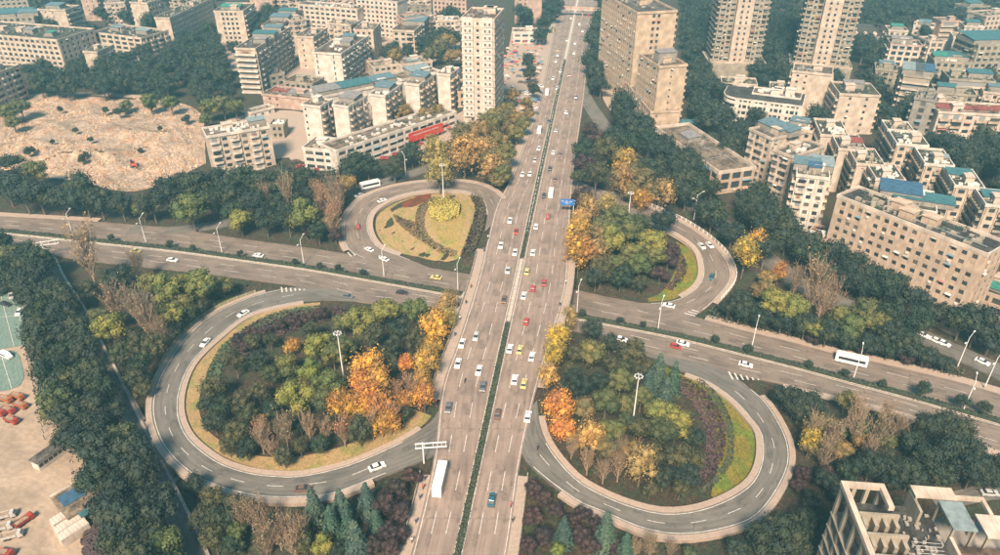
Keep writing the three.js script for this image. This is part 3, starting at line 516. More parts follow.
grove('inside the lower right loop', {
  gold: [[559, 334, 13], [554, 356, 12]], dull: [[548, 376, 11], [569, 318, 9], [641, 466, 17], [591, 439, 14]], orange: [[559, 407, 15], [558, 427, 13]],
  olive: [[593, 351, 14], [583, 409, 12], [605, 447, 12], [628, 452, 10], [578, 440, 10]], dark: [[591, 331, 10], [631, 351, 17], [641, 366, 13], [578, 386, 13], [571, 371, 10], [611, 366, 11], [601, 381, 11], [661, 435, 15], [677, 458, 15], [687, 475, 14], [641, 430, 12], [694, 460, 12], [664, 478, 12], [655, 455, 12], [625, 365, 11], [610, 341, 10], [575, 352, 9], [625, 425, 11], [695, 440, 10], [680, 490, 9], [650, 490, 8], [565, 388, 8]],
  green: [[621, 382, 14], [606, 402, 14], [641, 399, 11], [613, 430, 11], [625, 405, 11]], light: [[661, 414, 16], [677, 427, 16]], conifer: [[659, 370, 11], [674, 378, 9], [666, 391, 11], [648, 385, 9]], bare: [[588, 460, 12], [619, 467, 12], [621, 450, 11], [568, 448, 9], [604, 470, 11]],
});
grove('below the lower right loop', { purple: [[533, 490, 10], [545, 499, 10], [533, 516, 10], [543, 537, 11], [583, 515, 9], [581, 535, 10], [530, 547, 10], [556, 510, 9], [570, 520, 9], [595, 525, 8], [590, 548, 10], [615, 548, 9]], conifer: [[564, 528, 12], [606, 531, 12], [626, 545, 10]], bare: [[651, 545, 11], [672, 548, 10], [636, 548, 10]], light: [[558, 553, 8]], green: [[690, 553, 8]] });
grove('near the concrete frame building', {
  dark: [[783, 533, 21], [763, 543, 19], [805, 526, 14], [911, 440, 14], [927, 430, 14], [942, 428, 13], [957, 436, 14], [927, 460, 15], [952, 455, 15], [977, 457, 15], [995, 464, 15], [891, 466, 14], [911, 475, 14], [871, 467, 13], [851, 472, 13], [942, 474, 14], [972, 475, 14], [775, 394, 13], [795, 397, 14], [813, 404, 13], [783, 409, 12], [800, 410, 11], [828, 480, 12], [815, 500, 12], [740, 548, 12], [800, 548, 12], [836, 495, 10], [990, 480, 10], [890, 485, 10]],
  gold: [[798, 441, 11]], olive: [[846, 402, 10], [812, 447, 10], [822, 420, 11], [843, 448, 11], [862, 444, 10], [895, 424, 10], [833, 424, 10]], bare: [[813, 432, 15], [833, 436, 15], [856, 431, 15], [880, 436, 14], [900, 431, 13], [826, 454, 13], [858, 412, 13], [886, 417, 11], [870, 450, 12]], green: [[845, 428, 9], [868, 432, 9], [890, 440, 9]],
  purple: [[826, 474, 10], [795, 470, 9], [790, 482, 8]],
});
grove('below the lower left loop', {
  conifer: [[341, 506, 12], [313, 503, 12], [366, 495, 12], [331, 522, 12], [356, 541, 13], [376, 520, 11], [348, 525, 11]], purple: [[396, 489, 13], [411, 477, 10], [386, 507, 13], [401, 512, 12], [384, 529, 12], [399, 534, 11], [391, 550, 11], [372, 545, 11]], light: [[323, 547, 11]], dark: [[194, 487, 11], [214, 500, 13], [202, 517, 14], [222, 521, 14], [214, 541, 14], [235, 505, 11], [232, 545, 12], [250, 510, 10], [305, 545, 11], [340, 548, 10]],
  bare: [[260, 521, 15], [285, 523, 15], [300, 526, 14], [293, 544, 14], [265, 544, 14], [242, 518, 13], [278, 535, 13]], green: [[236, 534, 10]],
});
grove('at the far right edge of the main road', { dark: [[588, 40, 10], [597, 35, 10], [600, 50, 10], [592, 60, 10], [603, 66, 10], [594, 75, 10], [601, 84, 9], [606, 40, 9], [588, 85, 7], [608, 56, 9], [600, 22, 9], [610, 28, 8]] });
grove('at the far left edge of the main road', { dark: [[545, 20, 9], [552, 10, 9], [540, 35, 7], [528, 62, 7], [530, 75, 7], [533, 90, 7], [556, 2, 9]], olive: [[514, 118, 8], [522, 126, 8], [506, 128, 9], [516, 135, 8], [528, 116, 6], [508, 108, 8], [526, 104, 6], [512, 95, 8], [484, 108, 8], [473, 108, 8], [500, 100, 8], [428, 116, 9], [437, 112, 9], [405, 112, 8], [392, 116, 8], [394, 58, 8], [440, 50, 9], [452, 55, 9], [445, 40, 9], [430, 55, 8]] });
// the dense belt on the far left, spread by hand-drawn outline
function fillBelt(poly, n, gap, type, r0, r1, area, up = 6) {
  const pts = poly.map(([u, v]) => G(u, v, up)), put = []; let x0 = 1e9, x1 = -1e9, z0 = 1e9, z1 = -1e9; for (const p of pts) { x0 = Math.min(x0, p.x); x1 = Math.max(x1, p.x); z0 = Math.min(z0, p.z); z1 = Math.max(z1, p.z); }
  const inside = (x, z) => { let c = false; for (let i = 0, j = pts.length - 1; i < pts.length; j = i++) if ((pts[i].z > z) !== (pts[j].z > z) && x < (pts[j].x - pts[i].x) * (z - pts[i].z) / (pts[j].z - pts[i].z) + pts[i].x) c = !c; return c; };
  for (let k = 0; k < 9000 && put.length < n; k++) { const x = rr(x0, x1), z = rr(z0, z1); if (!inside(x, z) || put.some(q => (q.x - x) ** 2 + (q.z - z) ** 2 < gap * gap)) continue; const p = V(x, ground(x, z), z); if (roadGap(p) < .5) continue; put.push(p); }
  return put.map(p => [p, rr(r0, r1)]);
}
for (const [p, s] of fillBelt([[0, 240], [36, 258], [54, 285], [78, 320], [92, 350], [112, 395], [126, 420], [146, 462], [166, 500], [186, 540], [200, 600], [124, 600], [114, 540], [102, 495], [84, 462], [70, 440], [56, 400], [42, 355], [26, 325], [24, 300], [0, 285], [-40, 285], [-50, 240]], 150, 4.9, 'dark', .85, 1.3, '')) stand(rnd() < .12 ? 'green' : 'dark', p, s, 'in the dense belt beside the yard');
{ // the grove behind the bare lot closes into one canopy
  const put = fillBelt([[28, 68], [100, 68], [150, 50], [168, 52], [212, 18], [222, 48], [232, 96], [210, 100], [160, 96], [100, 92], [40, 94]], 80, 7, 'dark', 1, 1.5, '');
  const g = new THREE.Group(); g.name = numbered('woodland'); g.userData = { kind: 'stuff', label: 'dark closed grove between the bare lot and the top left blocks', category: 'woodland' }; scene.add(g);
  TR.dark.forEach((T, k) => { for (const pn of ['crown', 'trunk']) { const l = put.filter((_, i) => i % TR.dark.length === k), im = shade(new THREE.InstancedMesh(T[pn], pn === 'crown' ? leafMats[k % 4] : barkMat, l.length)); im.name = pn === 'crown' ? 'foliage' : 'trunks'; im.userData.kind = 'stuff'; const o = new THREE.Object3D(); l.forEach(([p, s], i) => { o.position.copy(p); o.rotation.y = hash(i, k) * 6.28; o.scale.setScalar(s); o.updateMatrix(); im.setMatrixAt(i, o.matrix); }); g.add(im); } });
}
for (const [u, v, r] of [[208, 108, 10], [222, 104, 11], [235, 108, 9], [150, 103, 8], [170, 104, 8], [126, 104, 6], [5, 112, 9], [20, 108, 9], [12, 122, 8], [205, 118, 7]]) tree('green', u, v, r, 'at the edge of the bare ground');
for (const [u, v] of [[115, 238], [170, 246], [196, 247], [243, 254], [298, 262], [321, 266], [339, 268], [367, 273], [585, 312], [620, 319], [641, 322], [712, 340], [744, 347], [809, 363], [845, 371], [884, 382]]) { const p = S(u, v + 4, .16); const q = roads.crossMed.mid.reduce((a, b) => b.distanceTo(p) < a.distanceTo(p) ? b : a); stand('median', V(q.x, .12, q.z), rr(.28, .38), 'on the median of the cross road'); }
for (const [u, v] of [[918, 388], [956, 396], [983, 409]]) { const p = S(u, v + 6, .16); const q = roads.crossMed.mid.reduce((a, b) => b.distanceTo(p) < a.distanceTo(p) ? b : a); stand('median', V(q.x, .12, q.z), .5, 'on the median of the cross road'); }
{ // labels: kind, place, order from the left
  const by = {}; for (const t of planted) (by[t.type + '|' + t.area] ||= []).push(t);
  const ord = n => n + (n % 100 > 10 && n % 100 < 14 ? 'th' : ['th', 'st', 'nd', 'rd'][n % 10] || 'th');
  for (const k in by) { const l = by[k].sort((a, b) => a.x - b.x), w = TW[l[0].type][2]; l.forEach((t, i) => { t.o.userData.label = l.length > 1 ? `${w} ${t.area}, ${ord(i + 1)} from left` : `single ${w} ${t.area}`; t.o.userData.group = `${w}s ${t.area}`; }); }
}
// hedges and low planting
function leafBand(A, B, h, per, size, cols, onGround) {
  const o = leafMesh(); for (let i = 1; i < A.length; i++) {
    const area = A[i].distanceTo(A[i - 1]) * (A[i].distanceTo(B[i]) + A[i - 1].distanceTo(B[i - 1])) / 2, n = Math.round(area * per + rnd());
    for (let k = 0; k < n; k++) { const t = rnd(), s = rnd(), p = A[i - 1].clone().lerp(A[i], t).lerp(B[i - 1].clone().lerp(B[i], t), s); const y = onGround ? ground(p.x, p.z) : p.y; const hh = h * (.75 + .5 * vn(p.x * .7, p.z * .7)); p.y = y + hh * Math.sqrt(rnd()) * (1 - .5 * Math.pow(Math.abs(s - .5) * 2, 4)); leafQuad(o, p, V(0, 1, (s - .5)).normalize(), size, pick(cols)); }
  }
  return bake(o);
}
function hedge(label, mid, w, h, per, cols, cat = 'hedge', name = 'hedge') {
  const m = shade(new THREE.Mesh(leafBand(offs(mid, -w / 2), offs(mid, w / 2), h, per, .26, cols), leafMat)); m.name = numbered(name); m.userData = { label, category: cat }; scene.add(m);
  const core = strip(offs(mid, -w * .38), offs(mid, w * .38), h * .6, h * .6), cm = part('stems', core, mat(C(cols[0][0] * .8, cols[0][1] * .8, cols[0][2] * .8), 1), m);
}
const hc = [[.034, .05, .03], [.045, .06, .033], [.06, .065, .035]], hp = [[.06, .032, .034], [.045, .026, .03], [.075, .04, .036]];
{ const m = roads.mainMed.mid, zOf = v => S(axis(v), v, DECK).z, seg = (v0, v1) => m.filter(p => p.z <= zOf(v0) && p.z >= zOf(v1)).map(p => p.clone().setY(p.y + .17));
  hedge('low clipped hedge on the near half of the main median', seg(640, 322), 1.5, 1.0, 22, hc); hedge('low clipped hedge on the far half of the main median', seg(262, 60), 1.3, 1.0, 14, hc);
  const c = roads.crossMed.mid.map(p => p.clone().setY(.16)), x = S(507, 303, 0).x; hedge('dark hedge along the left half of the cross road median', c.filter(p => p.x < x - 14), 2.2, 1.1, 16, hc); hedge('dark hedge along the right half of the cross road median', c.filter(p => p.x > x + 14), 2.2, 1.1, 16, hc); }
function plantBed(name, label, A, B, h, per, size, cols, n = 24) {
  const f = L => new THREE.CatmullRomCurve3(L.map(([u, v]) => G(u, v, h * .5)), false, 'centripetal').getSpacedPoints(n);
  const m = shade(new THREE.Mesh(leafBand(f(A), f(B), h, per, size, cols, true), leafMat)); m.name = numbered(name); m.userData = { label, category: 'planting', kind: 'stuff' }; scene.add(m);
}
plantBed('purple_ground_cover', 'purple-brown ground cover inside the lower right loop', [[678, 374], [698, 384], [716, 403], [725, 425], [726, 447], [718, 468], [703, 487]], [[672, 385], [690, 400], [700, 415], [705, 430], [706, 450], [700, 470], [695, 485]], 1.2, 7, .36, hp);
plantBed('hedge', 'dark green clipped rim of the purple bed in the lower right loop', [[700, 378], [718, 394], [730, 416], [735, 440], [732, 462], [720, 480], [706, 494]], [[696, 380], [713, 398], [724, 420], [728, 442], [725, 460], [714, 477], [700, 490]], 1.1, 10, .3, hc);
plantBed('purple_ground_cover', 'purple-brown ground cover inside the upper right loop', [[669, 246], [680, 252], [687, 264], [684, 278], [672, 291]], [[664, 250], [672, 258], [676, 266], [674, 278], [664, 288]], 1.1, 6, .36, hp, 14);
plantBed('purple_ground_cover', 'dark plum planting band in the upper part of the lower left loop', [[225, 345], [250, 325], [280, 314], [310, 308], [345, 308]], [[238, 365], [262, 345], [290, 332], [320, 322], [350, 316]], 1.1, 6, .38, hp);
plantBed('green_ground_cover', 'green planting band along the rim of the lower left loop', [[205, 375], [222, 345], [248, 325], [280, 311], [320, 305]], [[215, 385], [232, 355], [256, 335], [284, 318], [322, 309]], 1.0, 6, .36, [[.06, .09, .04], [.05, .08, .04]]);
plantBed('hedge', 'curved olive hedge across the dry lawn of the upper left loop', [[433, 197], [420, 204], [416, 214], [416, 228], [421, 240], [435, 250], [455, 257]], [[440, 199], [430, 205], [425, 214], [425, 228], [431, 238], [443, 246], [458, 251]], 1.2, 7, .36, [[.11, .085, .04], [.085, .075, .035], [.14, .10, .05]]);
plantBed('hedge', 'star-shaped brown hedge points on the dry lawn', [[393, 214], [403, 218], [418, 222]], [[396, 221], [408, 232], [420, 240]], 1.0, 6, .36, [[.12, .075, .04], [.09, .065, .035]], 10);
plantBed('hedge', 'dark hedge block between the dry lawn and the main road', [[470, 196], [475, 205], [472, 222], [466, 240], [460, 256]], [[482, 198], [486, 208], [483, 225], [477, 243], [470, 262]], 3.0, 16, .34, [[.07, .055, .03], [.05, .05, .03], [.09, .065, .035]]);
plantBed('golden_bush', 'rounded yellow-green bush on the lawn of the upper left loop', [[428, 205], [436, 199], [450, 198], [460, 203]], [[430, 214], [438, 218], [450, 218], [459, 213]], 3.4, 26, .3, [[.40, .31, .06], [.33, .28, .06], [.48, .37, .09], [.24, .22, .06]], 14);
plantBed('undergrowth', 'shadowy undergrowth along the right verge of the upper cross road', [[700, 316], [760, 330], [830, 346], [900, 362], [960, 378]], [[720, 305], [770, 315], [840, 333], [910, 350], [965, 370]], 1.3, 4, .4, hc);
plantBed('undergrowth', 'scrubby undergrowth left of the lower left loop', [[100, 268], [150, 274], [200, 280], [250, 284]], [[100, 285], [140, 300], [180, 315], [215, 305]], 1.0, 2.5, .4, hc);

// ---------------------------------------------------------------- buildings
const footprints = [];
const winMats = [glassDark, mat(C(.055, .06, .06), .3), mat(C(.11, .10, .085), .4), mat(C(.035, .05, .055), .25)];
const doorMats = [mat(C(.36, .31, .25), .6), mat(C(.24, .24, .23), .35), mat(C(.31, .25, .18), .6), mat(C(.20, .22, .23), .3)];
const clothMats = [mat(C(.5, .48, .44), .9), mat(C(.10, .19, .24), .8), mat(C(.30, .12, .09), .9), mat(C(.28, .26, .22), .8)];
const unitMat = mat(C(.55, .52, .47), .7);
function placeAt(geos, m4) { return geos.map(g => g.clone().applyMatrix4(m4)); }
// what one facade is made of, in its own plane: x along, y up, z out
function facade(W, n, sh, st, y0 = 0) {
  const r = { wall: [], win: [], balc: [], recess: [], units: [] }; if (!st || st.t === 'none') return r;
  const H = n * sh, m = st.m ?? .6;                    // m: blank margin at both ends
  if (st.t === 'win') {
    const cols = Math.max(1, Math.round((W - 2 * m) / st.bay)), bay = (W - 2 * m) / cols, ww = bay * (st.ww ?? .55), wh = sh * (st.wh ?? .5), sill = sh * .3;
    r.wall.push(bs(0, m + (bay - ww) / 2, y0, y0 + H, -.05, .30), bs(W - m - (bay - ww) / 2, W, y0, y0 + H, -.05, .30));
    for (let i = 1; i < cols; i++) { const wide = st.rib && i % st.rib === 0; r.wall.push(bx(bay - ww, H, .35 + (wide ? .35 : 0), m + i * bay, y0 + H / 2, .125 + (wide ? .175 : 0))); }
    for (let k = 0; k <= n; k++) { const a = k ? k * sh - (sh - sill - wh) : 0, b = Math.min(H, k * sh + sill); if (b > a) r.wall.push(bs(m * .5, W - m * .5, y0 + a, y0 + b, -.05, .27)); }
    for (let k = 0; k < n; k++) for (let i = 0; i < cols; i++) {
      if (rnd() < (st.skip ?? 0)) { r.wall.push(bx(ww + .02, wh + .02, .3, m + (i + .5) * bay, y0 + k * sh + sill + wh / 2, .1)); continue; }
      r.win.push([m + (i + .5) * bay, y0 + k * sh + sill + wh / 2, ww, wh, .05]);
      if (rnd() < (st.ac ?? .12)) r.units.push(bx(.85, .6, .35, m + (i + .5) * bay + rr(-.3, .3), y0 + k * sh + .45, .45));
    }
  } else if (st.t === 'balc') {
    const pat = st.pat || 'BW', cols = Math.max(1, Math.round((W - 2 * m) / st.bay)), bay = (W - 2 * m) / cols, dp = st.dp ?? 1.3;
    for (let i = 0; i < cols; i++) {
      const x = m + (i + .5) * bay, B = pat[i % pat.length] === 'B';
      for (let k = 0; k < n; k++) {
        const y = y0 + k * sh;
        if (B) { r.recess.push([x, y + sh * .46, bay * .8, sh * .74, .04]); r.balc.push([x, y, bay * .9, dp]); if (rnd() < .3) r.win.push([x, y + sh * .62, bay * .8, sh * .34, dp - .05]); }
        else { r.win.push([x, y + sh * .52, bay * .5, sh * .46, .05]); if (rnd() < .2) r.units.push(bx(.85, .6, .35, x + bay * .2, y + .4, .25)); }
      }
      if (!B || i === cols - 1) r.wall.push(bs(x - bay / 2 - .15, x - bay / 2 + .15, y0, y0 + H, -.05, .45));
    }
  } else if (st.t === 'band') {
    const dp = st.dp ?? 1.2; for (let k = 0; k < n; k++) { r.recess.push([W / 2, y0 + k * sh + sh * .55, W - 1.2, sh * .6, .04]); r.balc.push([W / 2, y0 + k * sh, W - .2, dp]); }
  } else if (st.t === 'blank') {
    for (const fx of st.cols || []) for (let k = 0; k < n; k++) { r.win.push([W * fx, y0 + k * sh + sh * .55, st.w ?? .9, st.h ?? 1.1, .02]); }
  }
  return r;
}
const balcGeo = (w, d) => mergeGeometries([bs(-w / 2, w / 2, -.06, .09, 0, d), bs(-w / 2, w / 2, .09, 1.0, d - .11, d - .01), bs(-w / 2, -w / 2 + .1, .09, .97, .02, d - .12), bs(w / 2 - .1, w / 2, .09, .97, .02, d - .12)]);
const geoCache = new Map(), cached = (k, f) => { if (!geoCache.has(k)) geoCache.set(k, f()); return geoCache.get(k); };
function dress(b, faces, n, sh, o) {
  const walls = [], recs = winMats.map(() => []), cloth = clothMats.map(() => []), balcs = [], aw = clothMats.map(() => []), wins = winMats.map(() => []), units = [];
  for (const [m4, W, st] of faces) {
    if (!st) continue; const r = facade(W, n, sh, st, st.y0 || 0);
    walls.push(...placeAt(r.wall, m4)); units.push(...placeAt(r.units, m4));
    for (const [x, y, w, h, z] of r.recess) { recs[Math.floor(rnd() * 4)].push(bx(w * .62, h, .06, x + w * rr(-.12, .12), y, z).applyMatrix4(m4)); if (rnd() < .22) cloth[Math.floor(rnd() * cloth.length)].push(bx(w * rr(.3, .6), rr(.5, .9), .06, x, y + rr(.1, .4), rr(.5, 1)).applyMatrix4(m4)); }
    for (const [x, y, w, d] of r.balc) {
      const k = `b${w.toFixed(1)}_${d}`, g = cached(k, () => balcGeo(w, d));
      if (o.single) { const m = part('balcony', g, o.balcMat || o.wall, b); m.applyMatrix4(m4.clone().multiply(new THREE.Matrix4().makeTranslation(x, y, 0))); }
      else balcs.push(g.clone().translate(x, y, 0).applyMatrix4(m4));
    }
    for (const [x, y, w, h, z] of r.win) {
      if (rnd() < .12) aw[Math.floor(rnd() * aw.length)].push(bx(w * 1.15, .08, .8).rotateX(.35).translate(x, y + h / 2 + .12, z + .55).applyMatrix4(m4));
      const q = Math.floor(Math.pow(rnd(), 1.6) * winMats.length);
      if (o.single) { const g = cached(`w${w.toFixed(2)}_${h.toFixed(2)}`, () => bx(w, h, .05)); const m = part('window', g, winMats[q], b); m.applyMatrix4(m4.clone().multiply(new THREE.Matrix4().makeTranslation(x, y, z))); }
      else wins[q].push(bx(w, h, .05, x, y, z).applyMatrix4(m4));
    }
  }
  recs.forEach((r, i) => r.length && part('balcony_doors', r, doorMats[i], b, true)); cloth.forEach((r, i) => r.length && part('laundry', r, clothMats[i], b, true)); aw.forEach((r, i) => r.length && part('awnings', r, clothMats[i], b, true));
  if (balcs.length) part('balconies', balcs, o.balcMat || o.wall, b, true);
  wins.forEach((w, i) => w.length && part('windows', w, winMats[i], b, true));
  if (units.length) part('air_conditioners', units, unitMat, b, true);
  return walls;
}
function M4(x, z, turn) { return new THREE.Matrix4().makeRotationY(turn).setPosition(x, 0, z); }
function building(o) {
  const { A, B, n, sh = 3.2 } = o, H = n * sh; let base = o.base ?? 6, a, b, c, xd, nd;
  for (let k = 0; k < 4; k++) {
    const top = o.atBase ? base : base + H; a = S(A[0], A[1], top); b = S(B[0], B[1], top); xd = b.clone().sub(a).setY(0).normalize(); nd = V(-xd.z, 0, xd.x);
    if (o.base === undefined) { const m = a.clone().lerp(b, .5).addScaledVector(nd, -3); base = ground(m.x, m.z) + .1; }
  }
  let W = Math.hypot(b.x - a.x, b.z - a.z), D = o.d;
  const q = o.C || o.L;
  if (q) {                                             // the longer of the two visible roof edges sets the turn
    const from = o.C ? b : a; c = S(q[0], q[1], base + H); const e = c.clone().sub(from).setY(0), len = e.length();
    if (len > W) { nd = e.clone().normalize().negate(); xd = V(nd.z, 0, -nd.x); W = Math.max(5, b.clone().sub(a).dot(xd)); D = len; if (o.C) a = b.clone().addScaledVector(xd, -W); else b = a.clone().addScaledVector(xd, W); }
    else D = Math.max(6, Math.abs(e.dot(nd)));
    if (o.Dmax) D = Math.min(D, o.Dmax);
  }
  const pos = a.clone().lerp(b, .5); pos.y = base; const turn = Math.atan2(-xd.z, xd.x);
  const t = thing(o.name || 'apartment_block', o.label, o.cat || 'building', pos, turn, o.group);
  footprints.push({ x: pos.x - nd.x * D / 2, z: pos.z - nd.z * D / 2, xd, nd, w: W / 2 + 2, d: D / 2 + 2 });
  const hw = W / 2, f = o.f || {};
  const faces = [[M4(-hw, 0, 0), W, f.front], [M4(hw, 0, Math.PI / 2), D, f.right], [M4(-hw, -D, -Math.PI / 2), D, f.left], [M4(hw, -D, Math.PI), W, f.back || { t: 'win', bay: 4 }]];
  const walls = dress(t, faces, n, sh, o);
  walls.push(bs(-hw, hw, -4, H, -D, 0));
  if (o.bands) for (let k = 1; k <= n; k++) walls.push(bs(-hw - .42, hw + .42, k * sh - .14, k * sh + .08, -D - .42, .42));
  part('wall', walls, o.wall, t);
  roofOn(t, -hw, hw, -D, 0, H, o);
  if (o.bays) for (const [f0, f1] of o.bays) {            // projecting bays with a slot at each storey
    const x0 = -hw + W * f0, x1 = -hw + W * f1, g = []; for (let k = 2; k < n; k++) g.push(bs(x0, x1, k * sh + .18, (k + 1) * sh - .06, .1, 1.25)); g.push(bs(x0 + .2, x1 - .2, 2 * sh, n * sh + 1.4, .08, 1.0)); const bay = part('bay', g, o.bayMat, t);
    const w = []; for (let k = 2; k < n; k++) for (const q of [.3, .72]) w.push(bx(.9, 1.2, .05, lerp(x0, x1, q), k * sh + 1.6, 1.26)); part('bay_windows', w, winMats[2], bay, true);
  }
  return t;
}
function roofOn(t, x0, x1, z0, z1, y, o) {
  const e = o.eave ?? .35, p = o.par ?? 1.0;
  part('roof', bs(x0 + .2, x1 - .2, y, y + .12, z0 + .2, z1 - .2), o.roof || ROOF.grey, t);
  part('parapet', [bs(x0 - e, x1 + e, y - .15, y + p, z1 - .05, z1 + e), bs(x0 - e, x1 + e, y - .15, y + p, z0 - e, z0 + .05), bs(x0 - e, x0 + .05, y - .14, y + p - .02, z0 + .05, z1 - .05), bs(x1 - .05, x1 + e, y - .14, y + p - .02, z0 + .05, z1 - .05)], o.parMat || o.wall, t);
  const w = x1 - x0, d = z1 - z0;
  for (let i = 0; i < (o.heads ?? 1); i++) { const x = x0 + w * rr(.2, .8), z = z0 + d * rr(.3, .7), ww = Math.min(4.5, w * .3), dd = Math.min(4, d * .4); part('stair_head', [bx(ww, 2.7, dd, x, y + 1.45, z), bx(ww + .5, .2, dd + .5, x, y + 2.9, z)], o.wall, t); }
  const cl = []; for (let i = 0; i < (o.clutter ?? 10); i++) { const s = rr(.5, 1.6); cl.push(bx(s * rr(.7, 2), rr(.5, 1.3), s, x0 + w * rr(.1, .9), y + .5, z0 + d * rr(.12, .88))); }
  for (let i = 0; i < (o.tanks ?? 1); i++) cl.push(cyl(.9, .9, 1.6, x0 + w * rr(.15, .85), y + .1, z0 + d * rr(.2, .8), 12));
  const pipes = []; for (let i = 0; i < 7; i++) { const along = rnd() < .5, l = rr(2, Math.max(3, (along ? w : d) * .5)); pipes.push(bx(along ? l : .14, .14, along ? .14 : l, x0 + w * rr(.25, .75), y + rr(.25, .6), z0 + d * rr(.25, .75))); } for (let i = 0; i < 5; i++) pipes.push(bx(.08, rr(1, 2.6), .08, x0 + w * rr(.1, .9), y + 1, z0 + d * rr(.1, .9))); part('roof_pipes', pipes, steel, t, true);
  if (cl.length) part('roof_clutter', cl.map(g => g.index ? g.toNonIndexed() : g), pick([unitMat, PAL.grey, PAL.dim]), t, true);
  for (const [fx, fz, sw, sd, m, h = 2.6] of o.sheds || []) {
    const X = x0 + w * fx, Z = z1 - d * fz, g = part('roof_shed', bs(X - sw / 2 + .3, X + sw / 2 - .3, y, y + h, Z - sd / 2 + .3, Z + sd / 2 - .3), PAL.grey, t);
    const s = part('sheet_roof', bx(sw, .12, sd).rotateX(.10), m, g); s.position.set(X, y + h + sd * .05 + .1, Z);
  }
  if (o.plants) { const L = leafMesh(); for (let i = 0; i < o.plants; i++) { const cx = x0 + w * rr(.08, .92), cz = z0 + d * rr(.1, .9); for (let k = 0; k < 22; k++) leafQuad(L, V(cx + rr(-.9, .9), y + rr(.3, 1.6), cz + rr(-.9, .9)), V(0, 1, 0), .3, [.04, .08, .045]); } part('roof_garden', bake(L), leafMat, t, true); }
}
const SK = .05, win = (bay = 3.3, o = {}) => ({ t: 'win', bay, ...o }), balc = (bay = 3.4, pat = 'BW', o = {}) => ({ t: 'balc', bay, pat, ...o }), band = (o = {}) => ({ t: 'band', ...o }), blank = (cols = [], o = {}) => ({ t: 'blank', cols, ...o });
const { cream, white, tan, pink, grey, ochre, dim, pale } = PAL;
const sT = SHEET.teal, sB = SHEET.blue, sP = SHEET.pale, sG = SHEET.grey, sS = SHEET.slate;

// --- upper left
building({ label: 'long cream apartment slab in the top left with square window grid', A: [-50, 32], B: [57, 41], C: [84, 29], n: 6, wall: cream, roof: ROOF.moss, f: { front: win(4.2, { ww: .62, wh: .55 }), right: win(4, { ww: .4 }) }, heads: 3, clutter: 40, sheds: [[.2, .5, 10, 6, sS], [.62, .4, 8, 5, sG], [.85, .3, 6, 5, SHEET.green]], plants: 14, single: true });
building({ label: 'cream block with blank end wall behind the long top left slab', A: [38, 10], B: [65, 11], n: 6, d: 16, wall: cream, roof: ROOF.dark, f: { front: blank([.25, .5]), right: balc(4, 'B') }, sheds: [[.4, .5, 12, 8, sS]] });
building({ label: 'low building under wide blue-green sheets at the left frame edge', A: [-30, 20], B: [33, 17], n: 5, d: 20, wall: dim, roof: ROOF.dark, f: { front: win(4) }, sheds: [[.3, .3, 34, 9, sT], [.75, .35, 26, 9, sS], [.5, .75, 34, 8, sT]], par: .6 });
building({ label: 'row house with teal roof cut by the top left corner', A: [-30, 0], B: [26, -3], n: 5, d: 20, wall: dim, roof: ROOF.dark, f: { front: win(4) }, sheds: [[.3, .4, 30, 12, sT], [.75, .5, 24, 10, sS]], par: .6 });
building({ label: 'tall narrow cream slab at the top, right of the blue-green roofs', A: [76, -8], B: [94, -9], C: [105, -14], n: 7, wall: pink, f: { front: blank([.35, .7]), right: balc(3.6, 'B') } });
building({ label: 'cream block with blank end wall above the dark grove', A: [130, 3], B: [147, 4], C: [160, 0], n: 7, wall: cream, roof: ROOF.moss, f: { front: blank(), right: win(3.4, { ww: .5 }), left: balc(3.6, 'B') }, plants: 6, sheds: [[.5, .5, 6, 6, sS]] });
building({ label: 'low U-fronted block with dark roof terraces above the grove', A: [92, 33], B: [141, 39], C: [158, 30], n: 5, sh: 3, wall: cream, roof: ROOF.dark, f: { front: win(6, { ww: .7, wh: .6 }), right: balc(3.4, 'BW') }, plants: 16, clutter: 30, sheds: [[.25, .5, 8, 6, sS], [.8, .5, 10, 6, sP]] });
building({ label: 'small cream block with messy balconies beside the long slab', A: [87, 51], B: [97, 53], C: [113, 46], n: 5, sh: 3, wall: cream, roof: ROOF.dark, f: { front: blank(), right: balc(3, 'BB') }, plants: 4 });
building({ label: 'balconied block at the left frame edge beside the bare ground', A: [-28, 84], B: [19, 66], d: 15, n: 6, wall: cream, roof: ROOF.moss, f: { front: balc(3.6, 'WB'), right: blank() }, balcMat: white, single: true });
building({ label: 'very long slab with small windows receding to the top frame', A: [154, 19], B: [169, 19], C: [212, -1], n: 7, wall: cream, roof: ROOF.moss, f: { front: blank(), right: win(2.8, { ww: .45, wh: .5 }) }, clutter: 30, heads: 2, plants: 8 });
building({ label: 'cream slab with barrel-shaped dark roof above the grove', A: [214, 12], B: [243, 12], C: [254, 4], n: 7, wall: cream, roof: ROOF.moss, f: { front: win(3.4, { ww: .55, wh: .55, m: 4 }), right: balc(4, 'B') }, sheds: [[.45, .4, 14, 8, SHEET.green, 2]], single: true });
building({ label: 'pink slab cut by the top frame near the teal roofs', A: [247, -13], B: [270, -12], C: [292, -20], n: 8, wall: pink, f: { front: blank([.8]), right: balc(3.4, 'BW') } });
building({ label: 'block with rounded white balcony bands and teal roof sheets', A: [227, 54], B: [255, 50], C: [290, 28], n: 8, sh: 3.1, wall: cream, roof: ROOF.grey, f: { front: band({ dp: 1.6 }), right: balc(3.3, 'WB') }, balcMat: white, sheds: [[.5, .55, 14, 7, sT], [.4, .85, 12, 6, sS], [.75, .3, 8, 6, sG]], single: true });
building({ label: 'balconied block under a slate sheet behind the teal roofs', A: [257, 30], B: [279, 27], C: [302, 10], n: 6, wall: pink, roof: ROOF.brown, f: { front: win(4), right: balc(3.4, 'BW') }, sheds: [[.55, .4, 13, 9, sS], [.5, .75, 13, 7, sT]] });
